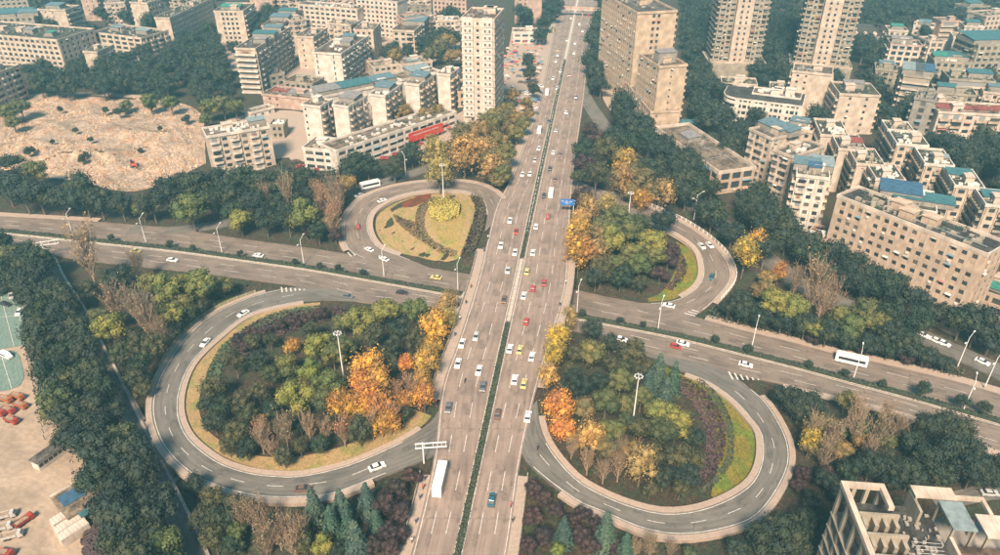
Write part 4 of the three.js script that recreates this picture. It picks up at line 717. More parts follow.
building({ label: 'narrow cream end block with brown roof left of the white stack', A: [298, 36], B: [313, 38], C: [327, 29], n: 6, wall: cream, roof: ROOF.brown, f: { front: blank([.35]), right: balc(3.2, 'BW') } });
building({ label: 'wide cream facade with ribbon windows near the top frame', A: [298, 5], B: [357, 10], n: 6, d: 12, wall: pale, roof: ROOF.brown, f: { front: win(4.4, { ww: .62, wh: .5 }) }, plants: 5, clutter: 24, heads: 2 });
building({ label: 'tall pink-cream facade at the top left of the tower', A: [356, -1], B: [397, 3], n: 8, sh: 3.1, d: 14, wall: pale, roof: ROOF.brown, f: { front: win(3.6, { ww: .5, wh: .5 }) }, single: true });
building({ label: 'white block with plain end wall and stepped balconies left of the slate roofs', A: [312, 54], B: [341, 55], C: [368, 37], n: 6, wall: white, roof: ROOF.brown, f: { front: blank([.12, .72], { w: .7, h: 1.8 }), right: balc(3.2, 'BW') }, sheds: [[.7, .5, 7, 6, sG], [.5, .8, 8, 6, sS]], single: true });
building({ label: 'brown-roofed slender block behind the white balcony stack', A: [356, 29], B: [373, 31], C: [380, 24], n: 6, wall: cream, roof: ROOF.brown, f: { front: win(4, { ww: .4 }), right: blank([.5]) }, balcMat: white });
building({ label: 'cream block with slate sheet roof left of the dark courtyard trees', A: [384, 37], B: [414, 32], C: [433, 16], n: 5, sh: 3.3, wall: cream, roof: ROOF.brown, f: { front: { t: 'balc', bay: 4, pat: 'WWBB' }, right: balc(3.2, 'BW') }, sheds: [[.65, .5, 15, 12, sS]] });
building({ label: 'pink grid facade at the top left of the tall tower', A: [432, -17], B: [466, -15], n: 9, d: 14, wall: pink, f: { front: win(3.4, { ww: .5, wh: .5 }) } });
building({ label: 'grey-roofed low block at the top between the two grid facades', A: [396, 12], B: [430, 8], n: 5, d: 12, wall: dim, roof: ROOF.brown, f: { front: win(3.6) } });
building({ name: 'tower_block', label: 'tall cream tower standing left of the main road', A: [462, 19], B: [494, 21], C: [514, -2], n: 17, sh: 3.1, wall: pale, roof: ROOF.brown, bands: true, bays: [[.03, .36], [.64, .97]], bayMat: white, Dmax: 24, f: { front: { t: 'win', bay: 3.1, ww: .4, wh: .42, m: 3, rib: 2 }, right: win(3, { ww: .4, wh: .45 }) }, heads: 2, single: true, balcMat: white });
building({ label: 'shop podium at the foot of the tall cream tower', A: [458, 93], B: [496, 93], n: 2, sh: 4, d: 22, wall: tan, roof: ROOF.tan, f: { front: win(6, { ww: .75, wh: .6 }), right: win(6, { ww: .7 }) } });
building({ label: 'pale block with two window columns at the top beside the main road', A: [515, -15], B: [542, -15], n: 9, sh: 3.1, d: 16, wall: pink, f: { front: blank([.2, .4], { w: 1.3, h: 1.4 }), right: win(4) } });
building({ label: 'white low shop building below the two-column block', A: [513, 33], B: [545, 33], n: 2, sh: 3.6, d: 12, wall: white, roof: ROOF.tan, f: { front: win(5, { ww: .7, wh: .4 }), right: win(5) } });
// white echelon apartments over the shops
const ech = [['leftmost white end block of the stepped row above the shops', [300, 107], [320, 108], [332, 101]], ['white end block with grey roof, second in the stepped row', [331, 107], [348, 108], [367, 97]], ['white end block with teal sheets, third in the stepped row', [369, 96], [385, 97], [402, 85]], ['white end block with slate sheets, fourth in the stepped row', [404, 85], [419, 86], [436, 75]], ['white end block with brown roof nearest the tower', [437, 75], [450, 76], [459, 69]]];
ech.forEach(([label, A, B, Cc], i) => building({ label, group: 'stepped white apartment row', A, B, C: Cc, n: 6, wall: white, roof: [ROOF.brown, ROOF.grey, ROOF.grey, ROOF.tan, ROOF.brown][i], f: { front: blank(i === 0 ? [.15] : []), right: balc(3.1, 'BW', { dp: 1.5 }) }, balcMat: cream, single: true, clutter: 5, sheds: [[], [[.5, .55, 9, 9, sG]], [[.45, .5, 9, 9, sS]], [[.5, .5, 9, 8, sS]], []][i] }));
building({ label: 'rear wing under grey and teal sheets behind the stepped white row', A: [322, 98], B: [402, 82], n: 6, sh: 2.75, d: 14, wall: white, roof: ROOF.brown, f: { front: blank() }, sheds: [[.15, .4, 16, 9, sG], [.45, .35, 18, 9, sT], [.78, .4, 16, 8, sS]] });
building({ label: 'pale roofed rear wing behind the fourth white end block', A: [402, 81], B: [440, 72], n: 6, sh: 2.75, d: 13, wall: white, roof: ROOF.tan, f: { front: blank() }, sheds: [[.6, .5, 14, 8, sP]] });
building({ name: 'shop_building', label: 'shop block with red fascia below the white end walls', A: [303, 149], B: [335, 152], n: 3, sh: 3.2, d: 14, wall: white, roof: ROOF.tan, f: { front: win(5.5, { ww: .8, wh: .5 }), left: win(5) }, balcMat: white });
const shops = building({ name: 'shop_building', label: 'long white shop terrace carrying the red banner', A: [336, 152], B: [456, 113], n: 3, sh: 3.2, d: 12, wall: white, roof: ROOF.tan, f: { front: win(4.6, { ww: .78, wh: .5 }), right: win(5) }, clutter: 30, plants: 14, heads: 0 });
building({ label: 'cream five-storey block with loggias above the roadside trees', A: [207, 138], B: [269, 128], n: 6, sh: 3.1, d: 12, wall: cream, roof: ROOF.tan, parMat: white, f: { front: balc(4, 'BW', { dp: 1 }), right: win(4, { ww: .3 }) }, balcMat: white, single: true, clutter: 30, sheds: [[.85, .6, 8, 5, sP]] });
building({ label: 'low brown building with red awning behind the loggia block', A: [262, 95], B: [310, 100], n: 2, d: 15, wall: pink, roof: ROOF.brown, f: { front: blank([.15, .3]) }, sheds: [[.25, .5, 10, 4, SHEET.red, 1], [.7, .5, 16, 6, SHEET.grey, 1]], plants: 10, clutter: 26 });
building({ label: 'tiny white roofed hut row in the dusty courtyard', A: [250, 114], B: [274, 108], n: 1, d: 6, wall: white, roof: ROOF.tan, f: { front: blank([.2, .5, .8]) }, heads: 0, clutter: 4 });
building({ label: 'small grey shed block beside the loggia block', A: [270, 126], B: [283, 126], n: 2, d: 8, wall: dim, roof: ROOF.grey, f: { front: win(3) }, heads: 0 });
// --- block and hall right of the main road
building({ name: 'office_block', label: 'front lower wing of the long tan block by the slip road', A: [660, 68], B: [687, 66], d: 24, n: 10, sh: 3.2, wall: ochre, roof: ROOF.brown, f: { front: { t: 'blank', cols: [.45], w: .8, h: .9 }, left: win(2.6, { ww: .5, wh: .5 }), right: balc(4, 'B') }, heads: 1, sheds: [[.5, .4, 10, 6, sG, 5]], single: true });
building({ name: 'office_block', label: 'tall rear wing of the long tan block, cut by the top frame', A: [638, 14], B: [677, 12], d: 52, n: 15, sh: 3.2, wall: ochre, roof: ROOF.grey, f: { front: { t: 'blank', cols: [.42, .55], w: 1.4, h: 1.5 }, left: win(2.7, { ww: .5, wh: .5 }), right: balc(4, 'B') }, heads: 2 });
building({ name: 'office_block', label: 'shop podium along the road side of the long tan block', A: [651, 113], B: [680, 112], d: 74, n: 3, sh: 3.6, wall: tan, roof: ROOF.tan, f: { left: win(4, { ww: .6, wh: .6 }), front: blank([.2]) }, heads: 0 });
building({ name: 'exhibition_hall', label: 'long low hall with flat brown roof on open columns', A: [656, 129], B: [719, 174], d: 17, n: 2, sh: 4.2, wall: tan, roof: ROOF.tan, parMat: pale, f: { front: win(5, { ww: .8, wh: .55 }), right: win(5, { ww: .75, wh: .7 }) }, heads: 0, clutter: 4, sheds: [[.3, .5, 9, 7, sG, 2]], par: 1.4 });
building({ name: 'shed', label: 'small shed with bright teal roof at the foot of the tan block', cat: 'shed', A: [679, 126], B: [697, 127], n: 1, sh: 3.5, d: 7, wall: dim, roof: ROOF.grey, f: { front: blank([.3]) }, heads: 0, clutter: 0, tanks: 0, par: .2, sheds: [[.5, .5, 14, 6.5, sT, .6]] });
// --- upper right towers
function tower(label, A, B, n) {
  const sh = 3.05, base = ground(S(A[0], A[1], 8).x, S(A[0], A[1], 8).z), pod = 9, a = S(A[0], A[1], base + pod), b = S(B[0], B[1], base + pod), xd = b.clone().sub(a).setY(0).normalize(), W = a.distanceTo(b), D = 22, H = n * sh, p = a.clone().lerp(b, .5).setY(base), nd = V(-xd.z, 0, xd.x);
  const t = thing('tower_block', label, 'building', p, Math.atan2(-xd.z, xd.x)); footprints.push({ x: p.x - nd.x * 14, z: p.z - nd.z * 14, xd, nd, w: W / 2 + 6, d: 18 });
  const w3 = W * .34, o = { wall: cream, roof: ROOF.brown };
  const walls = dress(t, [[M4(-w3 / 2, 0, 0), w3, { t: 'win', bay: w3 / 3.2, ww: .38, wh: .45, m: w3 * .16, y0: pod, rib: 1 }], [M4(-W / 2, -2.5, 0), W * .33, { t: 'balc', bay: W * .33 / 3, pat: 'BWB', m: .5, y0: pod }], [M4(w3 / 2, -2.5, 0), W * .33, { t: 'balc', bay: W * .33 / 3, pat: 'BWB', m: .5, y0: pod }], [M4(-W / 2, -D, -Math.PI / 2), D - 2.5, { t: 'balc', bay: 4, pat: 'B', y0: pod }], [M4(W / 2, -2.5, Math.PI / 2), D - 2.5, { t: 'balc', bay: 4, pat: 'BW', y0: pod }]], n, sh, { wall: cream, balcMat: dim });
  walls.push(bs(-w3 / 2, w3 / 2, -3, pod + H + 2, -D, 0)); part('wall', walls, cream, t);
  part('wing', [bs(-W / 2, -w3 / 2 - .02, -3, pod + H, -D, -2.5), bs(w3 / 2 + .02, W / 2, -3, pod + H, -D, -2.5)], dim, t);
  part('podium', bs(-W / 2 - 3, W / 2 + 3, -3, pod - .1, -D - 3, 2.5), dim, t);
  part('podium_parapet', [bs(-W / 2 - 3.2, W / 2 + 3.2, pod - .1, pod + .9, 2.3, 2.6), bs(-W / 2 - 3.2, -W / 2 - 2.9, pod - .1, pod + .9, -D, 2.28), bs(W / 2 + 2.9, W / 2 + 3.2, pod - .1, pod + .9, -D, 2.28)], cream, t);
  roofOn(t, -W / 2, W / 2, -D, -2.5, pod + H, o);
}
tower('left of the two tall towers cut by the top frame', [713, 62], [760, 63], 28);
tower('right of the two tall towers cut by the top frame', [795, 64], [846, 68], 29);
building({ label: 'low flat white block at the foot of the left tall tower', A: [722, 84], B: [757, 86], n: 3, d: 12, wall: pale, roof: ROOF.moss, f: { front: win(4) }, plants: 14, clutter: 20, heads: 2 });
{ // white block with a rounded left corner and ribbon windows
  const H = 12.8, base = ground(S(765, 120, 7).x, S(765, 120, 7).z), a = S(722, 96, base + H), b = S(803, 106, base + H), xd = b.clone().sub(a).setY(0).normalize(), W = a.distanceTo(b), D = 20;
  const t = thing('office_block', 'white four-storey block with rounded corner and dark roof', 'building', a.clone().lerp(b, .5).setY(base), Math.atan2(-xd.z, xd.x)), hw = W / 2, R = 8, nd = V(-xd.z, 0, xd.x); footprints.push({ x: t.position.x - nd.x * 10, z: t.position.z - nd.z * 10, xd, nd, w: hw + 2, d: 12 });
  const plan = g => { const s = new THREE.Shape(); s.moveTo(-hw - g + R, -g); s.lineTo(hw + g, -g); s.lineTo(hw + g, D + g); s.lineTo(-hw - g, D + g); s.lineTo(-hw - g, R); s.absarc(-hw + R, R, R + g, Math.PI, Math.PI * 1.5, false); return s; };
  const slab = (g, y, h) => new THREE.ExtrudeGeometry(plan(g), { depth: h, bevelEnabled: false, curveSegments: 14 }).rotateX(-Math.PI / 2).translate(0, y, 0);
  part('wall', [slab(-.35, -3, H + 2.8), ...[0, 3.2, 6.4, 9.6].map(y => slab(0, y - .1, 1.5)), slab(.15, H - .9, .9)], white, t);
  const w = []; for (let k = 0; k < 4; k++) w.push(slab(-.28, k * 3.2 + 1.45, 1.5)); part('ribbon_window', w, glassDark, t);
  const piers = []; for (let i = 0; i <= 12; i++) piers.push(bx(i % 3 ? .7 : 2.2, H, .5, lerp(-hw + R, hw - .6, i / 12), H / 2 - .5, -.12)); part('pier', piers, white, t);
  part('roof', slab(-.25, H + .01, .2), ROOF.dark, t); roofOn(t, -hw + 14, hw - 2, -D, -9, H + .3, { wall: white, roof: ROOF.brown, heads: 3, clutter: 14, par: .8 });
}
building({ label: 'cream block with twin end walls right of the white curved block', A: [793, 72], B: [832, 76], n: 7, d: 16, wall: cream, roof: ROOF.grey, f: { front: { t: 'blank', cols: [.15, .36], w: 1.1, h: 1.2 }, left: balc(3.4, 'B'), right: balc(3.4, 'B') }, clutter: 12 });
building({ label: 'cream block with two window columns and balconied dark side', A: [840, 95], B: [880, 97], n: 6, d: 20, wall: cream, roof: ROOF.moss, f: { front: { t: 'blank', cols: [.28, .7], w: 1.1, h: 1.3 }, left: balc(3.2, 'B'), right: balc(3.2, 'B') }, plants: 8, sheds: [[.5, .7, 10, 5, sG]], single: true });
building({ label: 'grid fronted block with red top storey in the upper right', A: [891, 45], B: [922, 47], n: 6, d: 14, wall: pale, roof: ROOF.grey, parMat: pink, f: { front: win(4, { ww: .66, wh: .62 }), left: balc(3.4, 'B') }, sheds: [[.4, .6, 12, 6, sG]] });
building({ label: 'narrow grid fronted block beside the red topped one', A: [930, 43], B: [945, 43], n: 6, d: 13, wall: pale, roof: ROOF.grey, f: { front: win(4, { ww: .66, wh: .62 }), left: balc(4, 'B') } });
building({ label: 'tall narrow grid fronted block over a teal awning', A: [954, 38], B: [968, 39], n: 7, d: 13, wall: pale, roof: ROOF.grey, f: { front: win(4, { ww: .66, wh: .62 }), right: balc(4, 'B') } });
{ // house with dark mansard roof and dormers
  const t = building({ name: 'mansard_house', label: 'house with dark hipped roof and round dormers beside the right tower', A: [851, 37], B: [879, 38], n: 3, d: 18, wall: dim, roof: ROOF.dark, f: { front: win(3.5) }, heads: 0, clutter: 0, tanks: 0 });
  const g = new THREE.CylinderGeometry(.62, 1, 6, 4, 1).rotateY(Math.PI / 4).scale(15, 1, 12.5); const m = part('hipped_roof', g, ROOF.dark, t); m.position.set(0, 12.4, -9);
  for (const x of [-6, 0, 6]) { const d = part('dormer', new THREE.CylinderGeometry(1.2, 1.2, 3, 14).rotateX(Math.PI / 2), pale, t); d.position.set(x, 12, -1.2); }
}
building({ label: 'orange-banded small block high in the upper right', A: [942, 22], B: [960, 22], n: 4, d: 12, wall: pink, roof: ROOF.moss, f: { front: band() }, balcMat: pale });
building({ label: 'small pale house between the teal roofs in the upper right', A: [914, 26], B: [934, 28], n: 3, d: 12, wall: pale, roof: ROOF.moss, f: { front: win(3.5) }, sheds: [[.5, .5, 8, 8, sS]], plants: 6 });
building({ label: 'cream slab at the right frame edge near the top', A: [987, 17], B: [1015, 15], n: 5, d: 16, wall: cream, roof: ROOF.moss, f: { front: win(4) } });
building({ label: 'dim block under a broad teal roof at the right frame edge', A: [979, 46], B: [1020, 45], n: 8, d: 20, wall: dim, roof: ROOF.dark, f: { front: win(3.6, { ww: .6 }), left: balc(4, 'B') }, sheds: [[.45, .5, 26, 16, sT]] });
building({ label: 'banded block under blue and pale sheets in the right middle', A: [904, 76], B: [931, 79], n: 7, d: 18, wall: dim, roof: ROOF.dark, f: { front: band(), left: balc(3.4, 'B') }, balcMat: pale, sheds: [[.3, .5, 10, 12, sP], [.75, .5, 9, 12, sB]] });
building({ label: 'grey block with paired end piers above the small teal roof', A: [915, 99], B: [934, 102], n: 7, d: 14, wall: grey, roof: ROOF.moss, f: { front: blank([.5], { w: 2.2, h: 2 }), left: balc(3.4, 'B'), right: balc(3.4, 'B') }, plants: 10 });
building({ label: 'long curved-balcony block with red roof tiles at the right', A: [939, 113], B: [1015, 117], n: 6, d: 16, wall: pale, roof: ROOF.red, f: { front: { t: 'balc', bay: 5, pat: 'BBW', dp: 1.6 }, left: blank([.3]) }, balcMat: tan, sheds: [[.3, .4, 18, 5, SHEET.red, 1], [.75, .4, 16, 5, SHEET.red, 1]], plants: 12, single: true });
building({ label: 'terraced block with pale bands behind the red tiled block', A: [950, 80], B: [995, 83], n: 6, d: 16, wall: dim, roof: ROOF.moss, f: { front: band() }, balcMat: pale, sheds: [[.75, .6, 12, 7, sT]], plants: 12 });
building({ label: 'terrace of green-roofed flats left of the dim teal block', A: [935, 62], B: [972, 64], n: 5, d: 14, wall: dim, roof: ROOF.dark, f: { front: win(3.5) }, sheds: [[.6, .6, 16, 9, sT], [.2, .5, 8, 8, SHEET.green]] });
building({ name: 'shed', cat: 'shed', label: 'low building under a bright teal sheet in front of the grey piers', A: [907, 129], B: [929, 134], n: 2, d: 12, wall: dim, roof: ROOF.grey, f: { front: win(4) }, heads: 0, sheds: [[.5, .5, 18, 11, SHEET.teal, 1]] });
// stepped rows on the right
const row = (list, group, o) => list.forEach(([label, A, B, d, x = {}]) => building({ label, group, A, B, d, ...o, ...x }));
row([['cream stepped block with slate roof nearest the white curved block', [750, 130], [772, 140], 18, { sheds: [[.4, .5, 14, 8, sS], [.8, .6, 9, 7, sS]] }], ['middle stepped block with ribbed balconies above the dark belt', [774, 151], [792, 158], 20, { plants: 6 }], ['white twin-slab block with blue roof at the end of the stepped row', [797, 176], [829, 180], 18, { wall: white, f: { front: { t: 'balc', bay: 3.2, pat: 'BWWB', m: .4 }, left: balc(3, 'B'), right: balc(3, 'B') }, sheds: [[.3, .5, 10, 7, sS], [.75, .6, 9, 9, sP], [.55, .35, 5, 5, sB]] }]], 'first stepped row on the right', { n: 7, sh: 3.1, wall: cream, roof: ROOF.grey, f: { front: balc(2.8, 'BW', { dp: 1 }), left: balc(3, 'BW', { dp: 1 }), right: balc(3.2, 'B') }, balcMat: pale, single: true });
row([['white end wall block nearest the two towers in the second row', [821, 136], [848, 138], 18, { L: [814, 120] }], ['white end wall block beside the small red roof', [839, 150], [866, 152], 18, { L: [831, 134], sheds: [[.8, .5, 5, 5, SHEET.red, 1.2]] }], ['white end wall block with roof garden in the second row', [857, 165], [884, 167], 18, { L: [848, 149], plants: 10 }], ['pale end wall block partly hidden by the large tan block', [876, 180], [905, 183], 18, { L: [866, 164], plants: 8 }]], 'second stepped row on the right', { n: 6, sh: 3.1, wall: pale, roof: ROOF.moss, f: { front: blank([.72], { w: 2, h: 1.6 }), left: balc(2.8, 'B'), right: balc(2.8, 'B') }, balcMat: dim, single: true, clutter: 16 });
row([['small cream end block at the head of the third row', [888, 131], [915, 135], 14, { L: [882, 122], plants: 6 }], ['end wall block with white parapet in the third row', [897, 145], [930, 150], 16, { L: [888, 131], plants: 8 }], ['end wall block beside the pale roof strip in the third row', [925, 165], [956, 171], 16, { L: [915, 149], sheds: [[.7, .5, 7, 4, sP, 1]] }], ['end wall block with teal sheet in the third row', [955, 187], [986, 193], 16, { L: [944, 169], sheds: [[.4, .7, 9, 6, sT, 1.2]] }], ['end wall block at the right frame edge of the third row', [986, 206], [1016, 212], 16, { L: [975, 190], sheds: [[.5, .6, 8, 6, sT, 1.2]] }]], 'third stepped row on the right', { n: 6, sh: 3.1, wall: cream, roof: ROOF.moss, f: { front: { t: 'balc', bay: 3.4, pat: 'WB' }, left: balc(2.8, 'B'), right: balc(2.8, 'B') }, balcMat: dim, single: true, clutter: 14, parMat: white });
building({ label: 'block carrying the large blue and teal sheds behind the tan block', A: [892, 207], B: [936, 214], n: 6, d: 18, wall: white, roof: ROOF.moss, f: { front: win(4), right: balc(3.4, 'B') }, sheds: [[.18, .62, 14, 10, sB, 3], [.72, .45, 20, 7, sT, 2]], clutter: 24, plants: 12 });
building({ name: 'apartment_block', label: 'large tan block with rows of square windows on the right', A: [838, 197], B: [987, 256], C: [1003, 243], n: 9, sh: 3.1, wall: tan, roof: ROOF.dark, parMat: pale, Dmax: 17, f: { front: win(3.0, { ww: .5, wh: .45, ac: .2, m: 1.2, skip: .1 }), right: win(4, { ww: .4 }), left: win(4, { ww: .4 }) }, single: true, heads: 3, clutter: 40, plants: 20, tanks: 4 });
building({ label: 'low annexe with pink terrace left of the large tan block', A: [806, 236], B: [829, 243], n: 3, d: 10, wall: tan, roof: ROOF.red, f: { front: win(4) }, clutter: 3, heads: 0 });
building({ label: 'low annexe with green glass at the right frame edge', A: [973, 289], B: [1012, 303], n: 2, d: 14, wall: tan, roof: ROOF.dark, f: { front: win(5, { ww: .8, wh: .6 }) }, sheds: [[.6, .5, 12, 8, SHEET.green, 1]] });
building({ name: 'corner_shop', label: 'small tan-roofed hut below the stepped row', A: [778, 207], B: [790, 216], n: 1, d: 10, wall: tan, roof: ROOF.tan, f: { front: blank([.5]) }, heads: 0, clutter: 0 });
// smaller blocks packed between the large ones
[['low cream block between the balcony stack and the slate roof', [373, 68], [398, 65], 2, cream, ROOF.tan], ['brown flat roof beside the stepped white row', [284, 82], [312, 85], 2, dim, ROOF.brown], ['low roof with pale sheets under the tall tower', [400, 66], [432, 62], 2, pale, ROOF.tan, [[.5, .5, 8, 6, sP, 1]]], ['four-storey block wedged behind the dim terrace', [935, 93], [976, 97], 5, dim, ROOF.moss, [[.3, .5, 9, 6, sT]]], ['cream five-storey block by the right frame edge above the red tiles', [984, 93], [1016, 96], 5, cream, ROOF.dark, [[.5, .5, 10, 6, sS]]], ['narrow house with green sheet near the dormer house', [889, 31], [908, 32], 4, pale, ROOF.dark, [[.5, .5, 8, 6, SHEET.green]]], ['pale house right of the orange banded block', [965, 27], [984, 28], 4, pale, ROOF.moss, [[.5, .5, 9, 7, sT]]], ['small house with teal roof in the top right corner', [968, 8], [990, 7], 4, dim, ROOF.dark, [[.5, .5, 12, 8, sT]]], ['dim six-storey block left of the banded blue-roof block', [876, 70], [897, 72], 5, dim, ROOF.moss, [[.5, .6, 8, 6, sS]]], ['tan six-storey block behind the grey pier block', [940, 106], [962, 104], 5, pale, ROOF.red], ['cream block at the top between pink slab and grid facade', [278, -8], [299, -10], 7, cream, ROOF.brown], ['pale block peeping over the wide ribbon facade', [318, -14], [352, -12], 8, pink, ROOF.brown], ['grey block at the top between the pink facades', [400, -10], [430, -12], 7, pale, ROOF.brown], ['cream slab at the top left above the blue-green roofs', [8, -14], [40, -16], 6, cream, ROOF.moss, [[.5, .5, 14, 8, sT]]], ['cream slab behind the long receding slab', [176, -8], [200, -12], 6, cream, ROOF.moss], ['small block between narrow slab and blank end block', [104, 4], [124, 3], 5, cream, ROOF.dark, [[.5, .5, 9, 6, sS]]], ['low shed roofs below the rounded balcony block', [262, 78], [284, 74], 2, dim, ROOF.brown, [[.5, .5, 8, 6, sG, 1]]], ['low tan terrace between the two right towers and curved block', [770, 90], [793, 92], 3, pale, ROOF.moss], ['cream six-storey block filling the gap behind the white balcony block', [328, 24], [350, 26], 6, cream, ROOF.brown], ['low tan roofs between the white balcony block and the slate roofs', [344, 66], [371, 60], 2, tan, ROOF.brown], ['pink five-storey block left of the grid facade and courtyard', [404, 20], [430, 17], 6, pink, ROOF.brown], ['tan five-storey block beyond the courtyard trees', [436, 22], [460, 21], 4, pale, ROOF.brown], ['small cream block tucked behind the rounded balcony block', [292, 22], [306, 20], 6, cream, ROOF.brown], ['six-storey block behind the first stepped row', [785, 128], [812, 133], 5, cream, ROOF.grey, [[.4, .5, 8, 6, sS]]]]
  .forEach(([label, A, B, n, wall, roof, sheds]) => building({ label, A, B, n, d: 13, wall, roof, sheds, group: 'small infill blocks', f: { front: n > 3 ? balc(3.2, pick(['BW', 'WB', 'BWW'])) : win(3.6), left: n > 3 ? balc(3.4, 'BW') : blank([.5]), right: n > 3 ? balc(3.4, 'WB') : blank([.5]) }, plants: 4 }));
// red shop banner and fascia
{
  const t = thing('shop_banner', 'long red banner with a pale line of lettering on the shop terrace', 'banner', shops.position.clone(), shops.rotation.y); const p = S(428, 131, 11), q = shops.worldToLocal(p.clone()); 
  const inv = new THREE.Matrix4().makeRotationY(-shops.rotation.y), l = p.clone().sub(shops.position).applyMatrix4(inv); const w = S(446, 126, 11).distanceTo(S(411, 137, 11));
  part('board', bx(w, 4.6, .35, l.x, 5.2, 1.1), mat(C(.62, .06, .03), .6, { map: speck }), t); part('lettering', Array.from({ length: 15 }, (_, i) => bx(w * .03, .55, .06, l.x - w * .35 + i * w * .05, 6, 1.31)), paint, t, true); part('bracket', [-.4, .4].map(k => bx(.2, .3, 1, l.x + w * k, 5.2, .5)), steel, t, true);
}
// --- near concrete frame building in the lower right corner
{
  const base = .6, H = 28, a = S(842, 485, base + H), b = S(882, 488, base + H), xd = b.clone().sub(a).setY(0).normalize(), turn = Math.atan2(-xd.z, xd.x), W = a.distanceTo(b);
  const t = thing('concrete_frame_building', 'unfinished tan concrete frame building in the lower right corner', 'building', V(a.x, base, a.z), turn); const cm = PAL.dim, sh = 3.4, n = 6;
  // local: x right along the far edge, z toward the camera
  const Dp = 34;
  part('wall', [bs(1.4, W - 1, -2, H - 4, 1.4, Dp)], PAL.grey, t);
  const W2 = W + 34;
  part('rear_wall', bs(W + 5.4, W2 - .4, -2, H - 6, .6, Dp), PAL.grey, t); part('flat_roof', bs(W + 9.65, W2, H - 6.2, H - 3.2, 9.6, Dp + .3), ROOF.brown, t);
  for (let k = 1; k <= n; k++) { part('floor_slab', bs(-.3, W + .3, k * sh - .35, k * sh, -.2, Dp + .2), cm, t); }
  for (let i = 0; i <= 8; i++) for (const x of [0]) part('column', bx(.7, H, .7, x + .2, H / 2 - .01, .3 + i * Dp / 8), cm, t);
  for (let i = 1; i <= 3; i++) part('column', bx(.7, H - .02, .7, W * i / 3 - .2, H / 2 - .02, .3), cm, t);
  // roof pergola frame
  for (const [x0, x1, z0, z1] of [[-.3, W + .3, -.3, .7], [-.3, .7, .72, Dp], [W - .7, W + .3, .72, 5.4]]) part('roof_beam', bs(x0, x1, H - .05, H + .9, z0, z1), PAL.cream, t);
  for (let j = 0; j < 4; j++) { const z = 5.6 + j * 4.6; part('roof_wall', bs(1.6, W + 1.4, H - 4, H - .6, z, z + .5), PAL.dim, t); for (let i = 0; i < 4; i++) part('roof_fin', bs(2 + i * (W / 4), 2.7 + i * (W / 4), H - 4, H - 1.2, z + .5, z + 2.6), PAL.dim, t); }
  part('roof_deck', bs(.5, W + 6, H - 4.1, H - 3.9, .5, Dp), ROOF.dark, t);
  // right wing: roof slabs on frames at several levels
  for (const [x0, x1, z0, z1, y, m] of [[W + 5.2, W + 12.6, -.6, 2.2, H + .4, PAL.cream], [W + 9.2, W + 13.4, 2.4, 9, H + .1, SHEET.pale], [W + 15.2, W + 20, 4.2, 9.4, H - .8, PAL.pale]]) { const s = part('roof_slab', bs(x0, x1, y, y + .35, z0, z1), m, t); part('slab_posts', [[x0, z0], [x1, z0], [x0, z1], [x1, z1]].map(([x, z]) => bx(.4, 6.4, .4, x + (x === x0 ? .3 : -.3), y - 3.2, z + (z === z0 ? .3 : -.3))), PAL.dim, s, true); }
  for (const [x0, x1, z0, z1] of [[W + 12.8, W + 18.6, -.1, .6], [W + 17.9, W + 18.6, .62, 4]]) part('roof_beam', bs(x0, x1, H - 1.2, H - .5, z0, z1), PAL.cream, t);
  part('terrace_wall', bs(W + 9, W + 9.6, H - 6, H - 1.5, 9.1, Dp), PAL.cream, t); part('terrace_wall', bs(W + 5.2, W + 5.7, H - 6, H - .2, -.2, 5), PAL.dim, t);
  const cl = []; for (let i = 0; i < 60; i++) cl.push(bx(rr(.2, .9), rr(.2, .8), rr(.2, .9), W + rr(1.2, 8.6), H - 3.5, rr(2.4, 18))); part('terrace_clutter', cl, PAL.grey, t, true); part('terrace_floor', bs(W + 1, W + 9, H - 6.3, H - 3.8, 2, Dp), ROOF.dark, t);
  part('clothes_line', Array.from({ length: 6 }, (_, i) => bx(5, .04, .04, W + 5, H - 2.5, 10 + i * .8)), whiteMetal, t, true);
  footprints.push({ x: a.x + 25, z: a.z + 20, xd, nd: V(-xd.z, 0, xd.x), w: 36, d: 26 });
}
const onBuilding = p => footprints.some(f => { const dx = p.x - f.x, dz = p.z - f.z; return Math.abs(dx * f.xd.x + dz * f.xd.z) < f.w && Math.abs(dx * f.nd.x + dz * f.nd.z) < f.d; });
